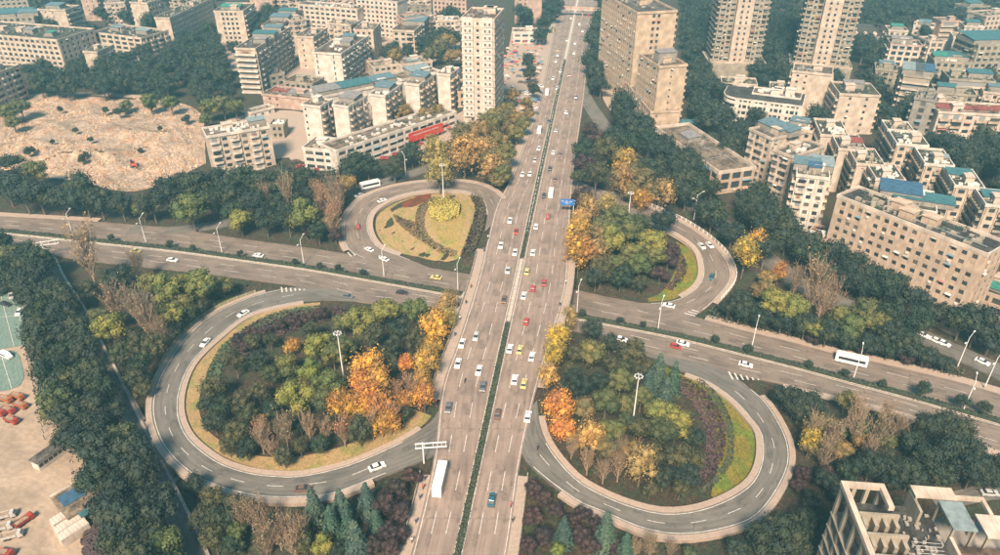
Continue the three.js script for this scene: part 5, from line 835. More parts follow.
// far woodland between the buildings reads as one mass
{
  const _f = fillBelt; const put = [];
  for (const [poly, n, gap] of [[[[682, -30], [1100, -30], [1100, 150], [880, 150], [850, 140], [800, 135], [748, 140], [740, 185], [712, 150], [694, 118], [690, 60]], 620, 7.5], [[[684, -10], [714, -10], [706, 60], [716, 110], [742, 138], [736, 178], [716, 160], [696, 128], [688, 90]], 70, 6.2], [[[762, 20], [798, 20], [790, 90], [760, 90]], 30, 6.2], [[[512, 40], [548, 20], [556, -10], [520, -10]], 10, 6], [[[880, 120], [1040, 125], [1040, 200], [960, 175], [920, 140]], 60, 8], [[[-60, 60], [30, 50], [60, 80], [120, 60], [220, 30], [220, -10], [-60, -10]], 90, 8], [[[255, 60], [300, 62], [312, 90], [330, 90], [300, 20], [250, 0], [215, 60]], 26, 7], [[[340, 60], [400, 62], [460, 60], [470, 20], [380, 20]], 26, 7], [[[560, -20], [640, -20], [616, 60], [604, 70], [598, 30]], 20, 7], [[[395, 70], [460, 45], [460, 20], [400, 20]], 16, 7]])
    for (const q of _f(poly, n, gap, 'dark', 1.0, 1.7, '', 5)) if (!onBuilding(q[0])) put.push(q);
  const g = new THREE.Group(); g.name = numbered('woodland'); g.userData = { kind: 'stuff', label: 'dark teal-green woodland filling the gaps between distant buildings', category: 'woodland' }; scene.add(g);
  TR.dark.forEach((T, k) => { for (const pn of ['crown', 'trunk']) { const l = put.filter((_, i) => i % TR.dark.length === k), im = shade(new THREE.InstancedMesh(T[pn], pn === 'crown' ? leafMat : barkMat, l.length)); im.name = pn === 'crown' ? 'foliage' : 'trunks'; im.userData.kind = 'stuff'; const o = new THREE.Object3D(); l.forEach(([p, s], i) => { o.position.copy(p); o.rotation.y = hash(i, k) * 6.28; o.scale.setScalar(s); o.updateMatrix(); im.setMatrixAt(i, o.matrix); }); g.add(im); } });
}

// ---------------------------------------------------------------- vehicles
function side(pts, w, bev = .06) { const s = new THREE.Shape(pts.map(p => new THREE.Vector2(...p))); const g = new THREE.ExtrudeGeometry(s, { depth: w - 2 * bev, bevelEnabled: bev > 0, bevelSize: bev, bevelThickness: bev, bevelSegments: 2, curveSegments: 4 }); return g.translate(0, 0, -(w - 2 * bev) / 2).rotateY(-Math.PI / 2); }
function taper(g, y0, y1, k) { const p = g.attributes.position; for (let i = 0; i < p.count; i++) { const t = clamp((p.getY(i) - y0) / (y1 - y0), 0, 1); p.setX(i, p.getX(i) * lerp(1, k, t)); } g.computeVertexNormals(); return g; }
const CAR = {
  sedan: { body: side([[-2.22, .32], [-2.28, .72], [-2.16, .93], [-1.3, .98], [1.0, .93], [2.05, .78], [2.26, .6], [2.22, .3]], 1.8, .07), glass: taper(side([[-1.85, .96], [-1.15, 1.42], [.3, 1.44], [1.2, .93]], 1.62, .04), .95, 1.44, .8), roof: taper(side([[-1.2, 1.41], [-1.1, 1.48], [.25, 1.49], [.36, 1.42]], 1.32, .03), 1.4, 1.5, .96), wb: 1.35, r: .32, hl: [.72, .66, 2.25], tl: [.72, .74, -2.27] },
  hatch: { body: side([[-1.95, .34], [-2.0, .8], [-1.9, 1.02], [-1.2, 1.06], [1.0, 1.0], [1.85, .86], [2.02, .64], [1.98, .32]], 1.76, .07), glass: taper(side([[-1.85, 1.02], [-1.55, 1.54], [.2, 1.6], [1.15, 1.0]], 1.6, .04), 1.0, 1.6, .82), roof: taper(side([[-1.6, 1.53], [-1.5, 1.62], [.15, 1.66], [.28, 1.58]], 1.34, .03), 1.5, 1.66, .96), wb: 1.25, r: .34, hl: [.7, .76, 2.0], tl: [.7, .86, -2.0] },
  van: { body: side([[-2.3, .4], [-2.36, 1.9], [-2.2, 2.02], [1.0, 2.0], [1.75, 1.2], [2.3, .95], [2.36, .42]], 1.85, .08), glass: taper(side([[-2.2, 1.2], [-2.2, 1.78], [.95, 1.82], [1.62, 1.2]], 1.9, .02), 1.2, 1.8, .98), roof: side([[-2.2, 2.0], [-2.15, 2.12], [.9, 2.12], [1.0, 2.0]], 1.6, .04), wb: 1.5, r: .36, hl: [.72, .75, 2.33], tl: [.75, 1.0, -2.38] },
};
const wheelG = r => mergeGeometries([new THREE.CylinderGeometry(r, r, .22, 14).rotateZ(Math.PI / 2)]);
const rimM = mat(C(.45, .45, .45), .35, { metalness: .5 }), lampM = mat(C(.75, .75, .72), .15), tailM = mat(C(.35, .02, .02), .3);
const carPaint = (r, g, b) => new THREE.MeshPhysicalMaterial({ color: C(r, g, b), roughness: .4, clearcoat: .8, clearcoatRoughness: .08 });
const HUE = { white: carPaint(.74, .73, .70), silver: carPaint(.42, .42, .41), black: carPaint(.02, .02, .024), grey: carPaint(.11, .115, .12), red: carPaint(.34, .035, .025), yellow: carPaint(.55, .44, .17), brown: carPaint(.13, .075, .05), teal: carPaint(.02, .09, .12), blue: carPaint(.03, .08, .22) };
function makeCar(kind, hue) {
  const k = CAR[kind], t = thing(kind === 'van' ? 'van' : 'car', '', kind === 'van' ? 'van' : 'car');
  part('body', k.body, HUE[hue], t); part('window_glass', k.glass, glassDark, t); part('roof_panel', k.roof, HUE[hue], t);
  const wg = cached('wh' + k.r, () => wheelG(k.r)), rg = cached('rim' + k.r, () => new THREE.CylinderGeometry(k.r * .6, k.r * .6, .24, 10).rotateZ(Math.PI / 2));
  for (const x of [-.8, .8]) for (const z of [-k.wb, k.wb]) { const w = part('wheel', wg, rubber, t); w.position.set(x, k.r, z); part('rim', rg, rimM, w); }
  for (const s of [-1, 1]) { const h = part('headlight', cached('hl', () => bx(.34, .16, .08)), lampM, t); h.position.set(s * k.hl[0], k.hl[1], k.hl[2]); const l = part('tail_light', cached('tl', () => bx(.3, .16, .06)), tailM, t); l.position.set(s * k.tl[0], k.tl[1], k.tl[2]); }
  t.scale.setScalar(.87); return t;
}
function busMesh(t, L, hue, W = 2.5, H = 3.0) {
  part('body', side([[-L / 2, .35], [-L / 2, H - .15], [-L / 2 + .25, H], [L / 2 - .35, H], [L / 2, H - .35], [L / 2, .35]], W, .12), hue, t);
  for (const s of [-1, 1]) part('window_band', bx(.04, .95, L * .86, s * (W / 2 + .01), H * .62, -.1), glassDark, t);
  part('windscreen', bx(W * .86, 1.2, .05, 0, H * .58, L / 2 + .06), glassDark, t); part('rear_window', bx(W * .8, .7, .05, 0, H * .68, -L / 2 - .06), glassDark, t);
  for (const z of [-L * .22, L * .18]) part('roof_unit', bx(1.6, .28, L * .16, 0, H + .12, z), unitMat, t);
  part('roof_hatch', bx(.8, .12, .8, 0, H + .05, 0), steel, t);
  const wg = cached('wh.48', () => wheelG(.48)); for (const x of [-1, 1]) for (const z of [-L * .3, L * .33]) { const w = part('wheel', wg, rubber, t); w.position.set(x * (W / 2 - .12), .48, z); }
  for (const s of [-1, 1]) { const h = part('headlight', cached('bhl', () => bx(.4, .2, .06)), lampM, t); h.position.set(s * .9, .7, L / 2 + .08); }
}
const trips = [];
function onRoad(key, u, v, up = .7) { let y = roads[key].mid[0].y, p, q; for (let i = 0; i < 5; i++) { p = S(u, v, y + up); q = near(key, p); y = q.y; } p.y = y + lift[key] + .004; return { p, dir: q.dir, i: q.i }; }
const rev = { mainW: true, crossN: true, loopSE: false, loopNE: false, rampNW: true };
const roadWord = { mainW: 'oncoming side of the main road', mainE: 'outgoing side of the main road', crossN: 'upper cross road', crossS: 'lower cross road', loopSW: 'lower left loop', loopSE: 'lower right loop', loopNW: 'upper left loop', loopNE: 'upper right loop', rampNE: 'slip road by the dark belt', rampNW: 'slip road toward the shops', rampSW: 'shaded slip road' };
function drive(key, list) {
  for (const [u, v, hue, kind = 'sedan'] of list) {
    const { p, dir } = onRoad(key, u, v), s = rev[key] ? -1 : 1; let t;
    if (kind === 'bus' || kind === 'minibus') { t = thing('bus', '', 'bus'); busMesh(t, kind === 'bus' ? 8.6 : 5.8, HUE[hue], kind === 'bus' ? 2.2 : 1.9, kind === 'bus' ? 2.9 : 2.4); }
    else if (kind === 'moto') { t = moto(); } else t = makeCar(kind, hue);
    t.position.copy(p); t.rotation.y = Math.atan2(dir.x * s, dir.z * s) + rr(-.02, .02);
    trips.push({ t, hue, kind, key, d: p.z });
  }
}
function moto() {
  const t = thing('motorcycle', '', 'motorcycle'); const w = cached('mw', () => new THREE.TorusGeometry(.27, .07, 6, 14).rotateY(Math.PI / 2));
  for (const z of [-.62, .62]) { const m = part('wheel', w, rubber, t); m.position.set(0, .34, z); }
  part('frame', cached('mf', () => side([[-.75, .55], [-.7, .78], [.1, .72], [.4, .95], [.55, .9], [.35, .45], [-.2, .35]], .3, .06)), HUE.black, t); part('handlebar', cached('mh', () => bx(.7, .05, .05, 0, 1.05, .42)), darkMetal, t); part('seat', cached('ms', () => bx(.3, .1, .75, 0, .82, -.3)), rubber, t);
  return t;
}
drive('mainW', [[558, 50, 'yellow'], [557.5, 55, 'white'], [556, 61, 'white'], [567, 40, 'white'], [571, 18, 'white'], [560.5, 71, 'white'], [553, 78, 'white'], [557, 88, 'white'], [547, 93, 'white', 'minibus'], [539.5, 131, 'white', 'minibus'], [548.5, 121, 'grey'], [539, 148, 'white'], [522.5, 174, 'white'], [530, 173.5, 'white'], [510, 220, 'white'], [516, 231, 'red'], [501, 245, 'white'], [515, 252, 'white'], [504, 299, 'brown'], [476, 336, 'silver'], [462, 343, 'white'], [458, 363, 'white'], [479, 370, 'white'], [483, 386, 'grey'], [448.5, 407, 'grey'], [553, 30, 'yellow', 'bus'], [440, 481, 'white', 'bus'], [465, 380, 'black', 'moto'], [535, 160, 'silver'], [508, 270, 'silver']]);
drive('mainE', [[579.5, 24, 'white'], [582.5, 31, 'white'], [575, 43, 'white'], [574, 53, 'white'], [569.5, 75, 'red'], [576, 97, 'black'], [588.5, 15, 'red', 'van'], [553.5, 152, 'white'], [560, 154, 'brown'], [550, 168, 'black'], [555, 179, 'brown'], [551, 194, 'white', 'minibus'], [544, 195, 'black'], [548, 216, 'red', 'hatch'], [536, 226, 'white'], [533, 252, 'white'], [527, 271, 'yellow'], [533, 288, 'red', 'hatch'], [544, 282, 'red'], [524, 295, 'white'], [526.5, 321, 'red', 'hatch'], [510, 348, 'white'], [520, 349, 'yellow'], [532, 356, 'white'], [515, 379, 'white'], [524, 383, 'yellow'], [528, 416, 'white'], [498, 413, 'brown'], [492, 499, 'teal'], [538, 446, 'black', 'moto'], [556, 130, 'silver'], [566, 112, 'white']]);
drive('crossN', [[258, 255, 'white'], [436, 277, 'yellow'], [669, 305, 'white'], [851, 361, 'white', 'bus']]);
drive('crossS', [[135.5, 250.5, 'yellow'], [172, 259.5, 'white'], [348, 296, 'grey', 'hatch'], [402, 292, 'black'], [676, 346, 'red', 'hatch'], [683, 343, 'white'], [621, 338.5, 'white'], [746, 364, 'white']]);
drive('loopSW', [[243, 313, 'white'], [205, 342, 'white'], [377, 466, 'white'], [303, 488, 'brown']]);
drive('loopNW', [[384, 258.5, 'white'], [369, 249, 'white'], [358, 226, 'red', 'hatch'], [382, 200, 'white']]);
drive('loopNE', [[702, 245, 'white'], [710, 244, 'white'], [712, 276, 'teal']]);
drive('rampNW', [[398, 178, 'black'], [359, 195, 'silver'], [370, 186, 'white', 'bus']]);
drive('rampNE', [[611, 137, 'white', 'van'], [900, 324, 'white'], [937, 340, 'white'], [944, 342.5, 'white'], [923, 334, 'white'], [983, 361, 'white']]);
drive('rampSW', [[169, 498, 'yellow']]);
// ---------------------------------------------------------------- parked cars
const lots = [];
function park(word, list) { for (const [u, v, hue, turn, kind = 'sedan'] of list) { const p = G(u, v, .7), t = makeCar(kind, hue); p.y += .24; t.position.copy(p); t.rotation.y = turn; trips.push({ t, hue, kind, key: word, d: p.z }); } }
roadWord.market = 'market forecourt'; roadWord.court = 'green court'; roadWord.lane = 'service lane by the frame building'; roadWord.shops = 'forecourt under the shop terrace';
const hues = ['white', 'white', 'white', 'black', 'silver', 'red', 'grey', 'brown', 'blue'];
park('market', [[516, 93], [520, 92], [524, 91], [528, 94], [532, 92], [518, 99], [523, 99], [528, 100], [512, 88], [533, 99], [478, 118], [472, 121], [484, 116], [490, 119], [466, 124], [480, 124], [488, 110], [519, 76], [522, 70], [525, 64], [521, 82], [534, 108], [536, 113], [530, 110], [527, 121], [523, 130], [538, 100], [540, 92], [541, 86], [535, 72], [538, 64], [541, 58], [531, 52], [526, 56], [513, 62], [515, 52]].map(([u, v]) => [u, v, pick(hues), rr(0, 6.28)]));
park('shops', [[338, 163], [345, 161], [352, 159], [361, 157], [370, 155], [380, 152], [390, 149], [400, 147], [372, 161], [384, 158], [396, 154], [410, 146], [420, 144], [310, 168], [318, 169], [300, 166], [296, 161], [432, 140]].map(([u, v]) => [u, v, pick(hues), rr(-.3, .3) + 1.9]));
park('court', [[19, 312, 'white', .2], [5, 304, 'black', 1.2], [6, 356, 'white', 1.1, 'van'], [11, 296, 'silver', .6]]);
park('lane', [[990, 493, 'silver', 1.5]]);
{
  const by = {}; for (const q of trips) (by[q.hue + q.kind + q.key] ||= []).push(q); const ord = n => n + (n % 100 > 10 && n % 100 < 14 ? 'th' : ['th', 'st', 'nd', 'rd'][n % 10] || 'th');
  const kw = { sedan: 'saloon car', hatch: 'hatchback car', van: 'van', bus: 'long bus', minibus: 'short minibus', moto: 'motorcycle' };
  for (const k in by) { const l = by[k].sort((a, b) => b.d - a.d); l.forEach((q, i) => { q.t.userData.label = l.length > 1 ? `${q.hue} ${kw[q.kind]} on the ${roadWord[q.key]}, ${ord(i + 1)} counted from the nearest` : `only ${q.hue} ${kw[q.kind]} on the ${roadWord[q.key]}`; q.t.userData.group = `traffic and parked cars, ${roadWord[q.key]}`; }); }
}
// ---------------------------------------------------------------- lamps and signs
const lampHead = mat(C(.6, .6, .58), .4);
function lamp(p, turn, label, H = 10.5, arms = 2) {
  const t = thing('street_lamp', label, 'street lamp', p, turn, 'street lamps along the cross road and ramps');
  part('pole', cached('lp' + H, () => rod(V(0, -.3, 0), V(0, H, 0), .16, .09, 8)), whiteMetal, t); part('base', cached('lb', () => cyl(.3, .26, .5, 0, -.1, 0, 8)), concrete, t);
  for (let i = 0; i < arms; i++) { const s = i ? -1 : 1, L = i ? 1.6 : 2.4, y = i ? H * .8 : H - .1; part('arm', rod(V(0, y - .2, 0), V(s * L, y + .8, 0), .06, .05, 6), whiteMetal, t); const h = part('lamp_head', bx(.9, .16, .36), lampHead, t); h.position.set(s * (L + .3), y + .85, 0); }
}
const lampAt = (key, list, w) => list.forEach(([u, v]) => { const { p, dir } = onRoad(key, u, v, 0); const q = key.startsWith('cross') && roads.crossMed ? p : p; lamp(V(q.x, Math.max(p.y + .1, ground(q.x, q.z)), q.z), Math.atan2(dir.x, dir.z), `${w}, ${['1st', '2nd', '3rd'][list.findIndex(z => z[0] === u)] || (list.findIndex(z => z[0] === u) + 1) + 'th'} counted from the left`); });
lampAt('crossN', [[74, 238], [146, 243], [222, 253], [304, 265], [384, 276.5], [458, 290]], 'white street lamp with two arms on the left median');
lampAt('crossN', [[577, 313], [658, 330], [751, 351], [853, 380], [963, 411]], 'white street lamp with two arms on the right median');
lampAt('rampNE', [[694, 219], [958, 366], [985, 387]], 'white street lamp beside the slip road');
lampAt('rampNW', [[406, 178]], 'lone white street lamp by the shop slip road');
function mast(u, v, H, label) {
  let y = 3, p; for (let i = 0; i < 6; i++) { p = S(u, v, y + H); y = ground(p.x, p.z); } const t = thing('high_mast_light', label, 'mast light', V(p.x, y, p.z), 0, 'high mast lights in the loops');
  part('pole', rod(V(0, -.5, 0), V(0, H, 0), .24, .1, 10), whiteMetal, t); part('ring', new THREE.TorusGeometry(.8, .08, 6, 20).rotateX(Math.PI / 2).translate(0, H - .3, 0), steel, t); part('spokes', [0, 1, 2].map(i => rod(V(Math.cos(i * 2.09) * .8, H - .3, Math.sin(i * 2.09) * .8), V(0, H, 0), .05, .05, 5)), steel, t, true);
  for (let i = 0; i < 8; i++) { const f = part('floodlight', cached('fl', () => bx(.36, .24, .3)), lampHead, t), a = i * Math.PI / 4; f.position.set(Math.cos(a) * .95, H - .4, Math.sin(a) * .95); f.rotation.y = -a; }
}
mast(442, 164, 17, 'high mast light behind the golden bush of the upper left loop'); mast(631, 192, 17, 'high mast light among the golden trees of the upper right loop'); mast(337, 332, 18, 'high mast light among green trees of the lower left loop'); mast(639, 375, 18, 'high mast light among dark trees of the lower right loop');
function gantry(u, v, y, turn, label) { const p = S(u, v, y), t = thing('sign_gantry', label, 'road sign', p, turn); part('post', rod(V(0, -.5, 0), V(0, 6.6, 0), .2, .16, 8), whiteMetal, t); for (const k of [4.9, 6.3]) part('beam', bx(7.4, .22, .22, 1.9, k, 0), whiteMetal, t); part('brace', [-1.6, 0.4, 2.4, 4.4, 5.4].map(x => bx(.1, 1.2, .1, x, 5.6, 0)), whiteMetal, t, true); return t; }
gantry(46, 257, .2, .35, 'white sign gantry seen from behind at the left cross road'); gantry(424, 463, 7, .1, 'white sign gantry where the lower left loop joins the main road');
{ const p = S(564, 213, 7.5), t = thing('direction_sign', 'blue direction sign with white marks right of the main road', 'road sign', V(p.x + 1.4, 7.2, p.z), -.12); part('post', [rod(V(2.2, -.5, 0), V(2.2, 6.2, 0), .15, .13, 8), bx(4.6, .16, .16, .4, 5.6, -.05), bx(4.6, .16, .16, .4, 4.4, -.05)].map(g => g.index ? g.toNonIndexed() : g), whiteMetal, t); part('sign_board', bx(5.4, 2.6, .1, -.3, 5, .12), mat(C(.03, .14, .42), .5), t); part('white_marks', [bx(.9, .3, .03, -2.1, 5.4, .19), bx(.9, .3, .03, -.6, 5.4, .19), bx(.9, .3, .03, 1, 5.4, .19), bx(.16, 1.4, .03, -.3, 4.7, .192), bx(2.4, .16, .03, -.3, 4.7, .195)], paint, t, true); }
{ const t = thing('footbridge', 'pale pedestrian bridge crossing the far main road at the top', 'bridge', null), a = S(560, 8, 13), b = S(606, 10, 13), d = b.clone().sub(a); const m = a.clone().lerp(b, .5); t.position.set(m.x, 0, m.z); t.rotation.y = Math.atan2(-d.z, d.x); const L = d.length(); part('deck', bx(L, .7, 4, 0, 12.6, 0), PAL.pale, t); for (const z of [-1.9, 1.9]) part('side_panel', bx(L, 1.3, .15, 0, 13.6, z), PAL.pink, t); for (const x of [-L / 2 + .6, 0, L / 2 - .6]) part('pillar', rod(V(x, 5.5, 0), V(x, 12.3, 0), .5, .5, 10), concrete, t); for (const s of [-1, 1]) part('stairs', bx(2.4, .4, 12, s * (L / 2 + 1), 9.9, 7).rotateX(0), concrete, t); }
// ---------------------------------------------------------------- market stalls
{
  const cols = [[.5, .05, .04], [.62, .58, .52], [.55, .22, .18], [.45, .10, .08], [.10, .22, .30], [.6, .42, .3]].map(c => mat(C(...c), .8, { map: speck })); const names = ['red', 'white', 'salmon', 'dark red', 'blue', 'sandy']; const cnt = {}, list = [];
  const ordW = n => ['first', 'second', 'third', 'fourth', 'fifth', 'sixth', 'seventh', 'eighth', 'ninth', 'tenth', 'eleventh', 'twelfth'][n - 1] || n + 'th'; const roof = new THREE.ConeGeometry(2.1, .9, 4).rotateY(Math.PI / 4).translate(0, 2.9, 0), legs = mergeGeometries([[-1.3, -1.3], [1.3, -1.3], [1.3, 1.3], [-1.3, 1.3]].map(([x, z]) => bx(.07, 2.5, .07, x, 1.25, z))), table = bx(2.2, .8, 1.4, 0, .4, 0);
  for (const [u, v] of [[505, 70], [508, 64], [511, 58], [515, 55], [518, 60], [512, 74], [507, 80], [503, 86], [510, 68], [516, 48], [520, 42], [524, 46], [527, 52], [530, 58], [513, 105], [520, 106], [527, 107], [534, 104], [498, 92], [494, 97], [536, 84], [537, 76], [530, 112], [522, 113], [478, 112], [470, 115], [528, 36], [532, 44], [534, 66], [516, 66], [455, 126], [448, 132], [505, 60], [500, 78], [531, 121], [536, 92], [533, 88], [528, 84], [539, 72], [541, 66], [537, 58], [534, 52], [540, 50], [526, 118], [520, 122], [532, 128], [516, 126], [538, 106], [508, 52], [512, 46]]) list.push([u, v, Math.floor(rnd() * 6)]);
  const tot = {}; for (const l of list) tot[l[2]] = (tot[l[2]] || 0) + 1;
  for (const [u, v, k] of list.sort((a, b) => b[1] - a[1])) { const p = G(u, v); p.y += .2; if (roadGap(p) < 1.5) continue; cnt[k] = (cnt[k] || 0) + 1; const t = thing('market_stall', `${names[k]} canopy market stall left of the main road, ${ordW(cnt[k])} counted from the nearest`, 'stall', p, rr(0, 1.5), 'market stalls beside the main road'); part('canopy', roof, cols[k], t); part('legs', legs, steel, t, true); part('counter', table, PAL.tan, t); }
}
// ---------------------------------------------------------------- the earth yard
function truck(u, v, turn, hue, label) {
  const p = G(u, v, 1), t = thing('dump_truck', label, 'truck', p.clone().setY(p.y + .2), turn, 'trucks parked in the earth yard');
  part('cab', side([[1.6, .6], [1.6, 2.3], [1.8, 2.5], [2.9, 2.5], [3.3, 1.6], [3.35, .6]], 2.3, .08), hue, t); part('windscreen', bx(2, .8, .06, 0, 1.95, 3.13).rotateX(0), glassDark, t); part('chassis', bx(1, .3, 7, 0, .8, 0), darkMetal, t);
  part('bed', [bs(-1.2, 1.2, 1, 1.15, -3.4, 1.4), bs(-1.2, -1.1, 1.15, 2.2, -3.4, 1.4), bs(1.1, 1.2, 1.15, 2.2, -3.4, 1.4), bs(-1.1, 1.1, 1.15, 2.2, -3.4, -3.3), bs(-1.1, 1.1, 1.15, 2.4, 1.3, 1.4)], hue, t); part('load', bs(-1.08, 1.08, 1.16, 1.9, -3.28, 1.28), dirtMat, t);
  t.scale.setScalar(.62); const wg = cached('wh.5', () => wheelG(.5)); for (const x of [-1, 1]) for (const z of [-2.4, -1.2, 2.4]) { const w = part('wheel', wg, rubber, t); w.position.set(x, .5, z); }
}
const tRed = mat(C(.36, .045, .025), .6, { map: speck }), tOr = mat(C(.42, .13, .04), .6, { map: speck }), tWh = mat(C(.5, .47, .43), .6, { map: speck });
[[5, 399, tOr], [17, 396, tOr], [8, 410, tRed], [20, 405, tOr], [11, 420, tRed], [-2, 412, tRed]].forEach(([u, v, m], i) => truck(u, v, 1.2, m, `${m === tRed ? 'red' : 'orange'} dump truck by the small court, ${['touching the court edge at left', 'touching the court edge at right', 'just below the left orange one', 'in the second row at right', 'lowest of the cluster', 'half cut by the left frame edge'][i]}`));
[[5, 515, tWh], [2, 527, tWh], [12, 535, tWh]].forEach(([u, v, m], i) => truck(u, v, 1.9, m, `white truck near the lower left frame edge, ${['uppermost', 'middle', 'lowest'][i]} of three`)); truck(24, 520, 2.6, tRed, 'red loader truck beside the white trucks'); truck(4, 553, 1.4, tRed, 'red truck cut by the lower left corner');
{ const a = G(37, 470), b = G(70, 447), m = a.clone().lerp(b, .5), d = b.clone().sub(a), L = d.length(), t = thing('site_cabin', 'long grey site cabin with white sides on the bare earth', 'cabin', m.setY(m.y + .15), Math.atan2(-d.z, d.x)); part('wall', bx(L, 2.7, 2.6, 0, 1.35, 0), PAL.white, t); part('roof', bx(L + .5, .16, 3.2, 0, 2.85, 0), ROOF.grey, t); for (let i = 0; i < 7; i++) part('window', bx(1, .9, .06, -L * .42 + i * L * .14, 1.6, 1.31), glassDark, t); }
{ const a = G(60, 514), b = G(95, 494), m = a.clone().lerp(b, .5), d = b.clone().sub(a), L = d.length(), t = thing('site_building', 'low concrete site building with bright blue roof sheets', 'building', m.setY(m.y + .1), Math.atan2(-d.z, d.x)); part('wall', bx(L, 3.4, 9, 0, 1.7, 2), PAL.grey, t); part('roof', bx(L + .3, .15, 9.3, 0, 3.5, 2), ROOF.tan, t); const s = part('roof_sheet', bx(L * .62, .1, 4, -L * .08, 3.72, .8), sB, t); part('roof_sheet', bx(L * .66, .1, 2, L * .1, 3.4, 7.6), sT, t); part('parapet', bx(L, .5, .3, 0, 3.8, -2.4), PAL.white, t); }
[[72, 530], [76, 537], [68, 522]].forEach(([u, v], i) => { const p = G(u, v), t = thing('site_container', `pale site container below the blue roof, ${['middle', 'lowest', 'uppermost'][i]} of the three`, 'container', p.setY(p.y + .15), .9, 'pale containers in the yard'); part('body', bx(6, 2.5, 2.4, 0, 1.25, 0), PAL.pale, t); part('roof_rib', Array.from({ length: 8 }, (_, k) => bx(.12, .08, 2.4, -2.6 + k * .74, 2.54, 0)), unitMat, t, true); part('door', bx(.06, 2.1, 2, 3.03, 1.2, 0), steel, t); });
{ const g = []; for (let i = 0; i < 260; i++) { const p = G(rr(86, 108), rr(520, 565)); g.push(bx(rr(.2, .5), rr(.4, 1.8), rr(1, 3)).rotateY(rr(0, 3)).translate(p.x, p.y + .5, p.z)); } const m = shade(new THREE.Mesh(mergeGeometries(g), mat(C(.09, .06, .06), .9, { map: speck }))); m.name = 'scaffold_pile'; m.userData = { label: 'dark heaps of scaffolding poles and crates at the yard edge', category: 'scaffold pile', kind: 'stuff' }; scene.add(m); }
{ const p = [[28, 318], [29, 350], [40, 400], [48, 440]].map(([u, v]) => G(u - 3, v)); const t = thing('fence', 'low dark fence between court and earth yard', 'fence'); const c = new THREE.CatmullRomCurve3(p); for (let i = 0; i <= 24; i++) { const q = c.getPointAt(i / 24), m = part('post', cached('fp', () => bx(.12, 1.8, .12, 0, .9, 0)), darkMetal, t); m.position.set(q.x, ground(q.x, q.z), q.z); } const s = c.getSpacedPoints(24).map(q => V(q.x, ground(q.x, q.z) + 1.6, q.z)); part('mesh_panel', strip(offs(s, -.02), offs(s, .02), 0, .12), steel, t); }
{ const g = []; for (const [a, b] of [[[0, 293], [14, 347]], [[14, 292], [25, 340]], [[-20, 320], [24, 316]], [[0, 352], [12, 390]]]) { const n = 8, P = Array.from({ length: n + 1 }, (_, i) => { const q = G(lerp(a[0], b[0], i / n), lerp(a[1], b[1], i / n)); return V(q.x, q.y + .3, q.z); }); g.push(strip(offs(P, -.08), offs(P, .08), 0)); } const m = struct('court_lines', g, paint, 'faded white lines on the green court'); }
// rubble on the cleared ground
{
  const n = 5200, rg = new THREE.DodecahedronGeometry(.5, 0), im = shade(new THREE.InstancedMesh(rg, mat(C(.56, .42, .30), .95, { map: speck }), n)), o = new THREE.Object3D(); let k = 0;
  for (let i = 0; i < 20000 && k < n; i++) { const u = rr(0, 204), v = rr(98, 190), lo = 97 + (u < 12 ? 20 : 0) + (u > 180 ? 10 : 0), hi = u < 110 ? 170 + u * .17 : u < 140 ? 189 : 189 - (u - 140) * .38; if (v < lo || v > hi) continue; if (fbm(u / 14, v / 9) < .47) continue; const p = G(u, v), s = .35 + 1.1 * Math.pow(rnd(), 5); o.position.set(p.x, p.y + .25 + s * .1, p.z); o.rotation.set(rr(0, 6), rr(0, 6), rr(0, 6)); o.scale.set(s * rr(.6, 1.6), s * .6, s * rr(.6, 1.4)); o.updateMatrix(); im.setMatrixAt(k, o.matrix); const c = rr(.6, 1.25); im.setColorAt(k++, C(c, c * rr(.88, 1), c * rr(.75, 1))); }
  im.count = k; im.name = 'rubble'; im.userData = { kind: 'stuff', label: 'broken masonry rubble scattered over the bare lot', category: 'rubble' }; scene.add(im);
}
const scrub = [];
for (const [u, v, r] of [[28, 152, 4], [32, 150, 3], [82, 160, 4], [86, 157, 3], [119, 112, 5], [124, 109, 4], [105, 110, 4], [75, 131, 3], [90, 140, 3], [150, 106, 6], [186, 118, 5], [52, 142, 2.5], [160, 130, 2.5], [140, 150, 2.5], [60, 110, 3]]) { const o = tree('dark', u, v, r, ''); o.name = numbered('scrub_bush'); o.userData = { category: 'bush', group: 'scrub bushes on the bare lot' }; scrub.push([u, o]); }
scrub.sort((a, b) => a[0] - b[0]).forEach(([, o], i) => { o.userData.label = `low dark scrub bush on the bare lot, ${i + 1}${['st', 'nd', 'rd'][i] || 'th'} counted from the left`; });
{ const p = G(134, 167), t = thing('excavator', 'small red excavator working on the bare lot', 'excavator', p.setY(p.y + .25), .6); const red = mat(C(.5, .1, .04), .6); part('track', bx(.6, .9, 3.6, -1.1, .45, 0), darkMetal, t); part('track', bx(.6, .9, 3.6, 1.1, .45, 0), darkMetal, t); part('body', side([[-1.8, .95], [-1.9, 2], [-.4, 2.2], [1.2, 1.9], [1.3, .95]], 2.3, .1), red, t); part('cab', bx(1, 1.5, 1.4, -.6, 2.7, .5), glassDark, t); part('boom', [rod(V(.5, 1.6, 1), V(.5, 4.2, 3.4), .22, .2, 6), rod(V(.5, 4.2, 3.4), V(.5, 1.6, 5.4), .18, .14, 6)], red, t); part('bucket', bx(1, .8, .7, .5, 1.3, 5.6), darkMetal, t); }
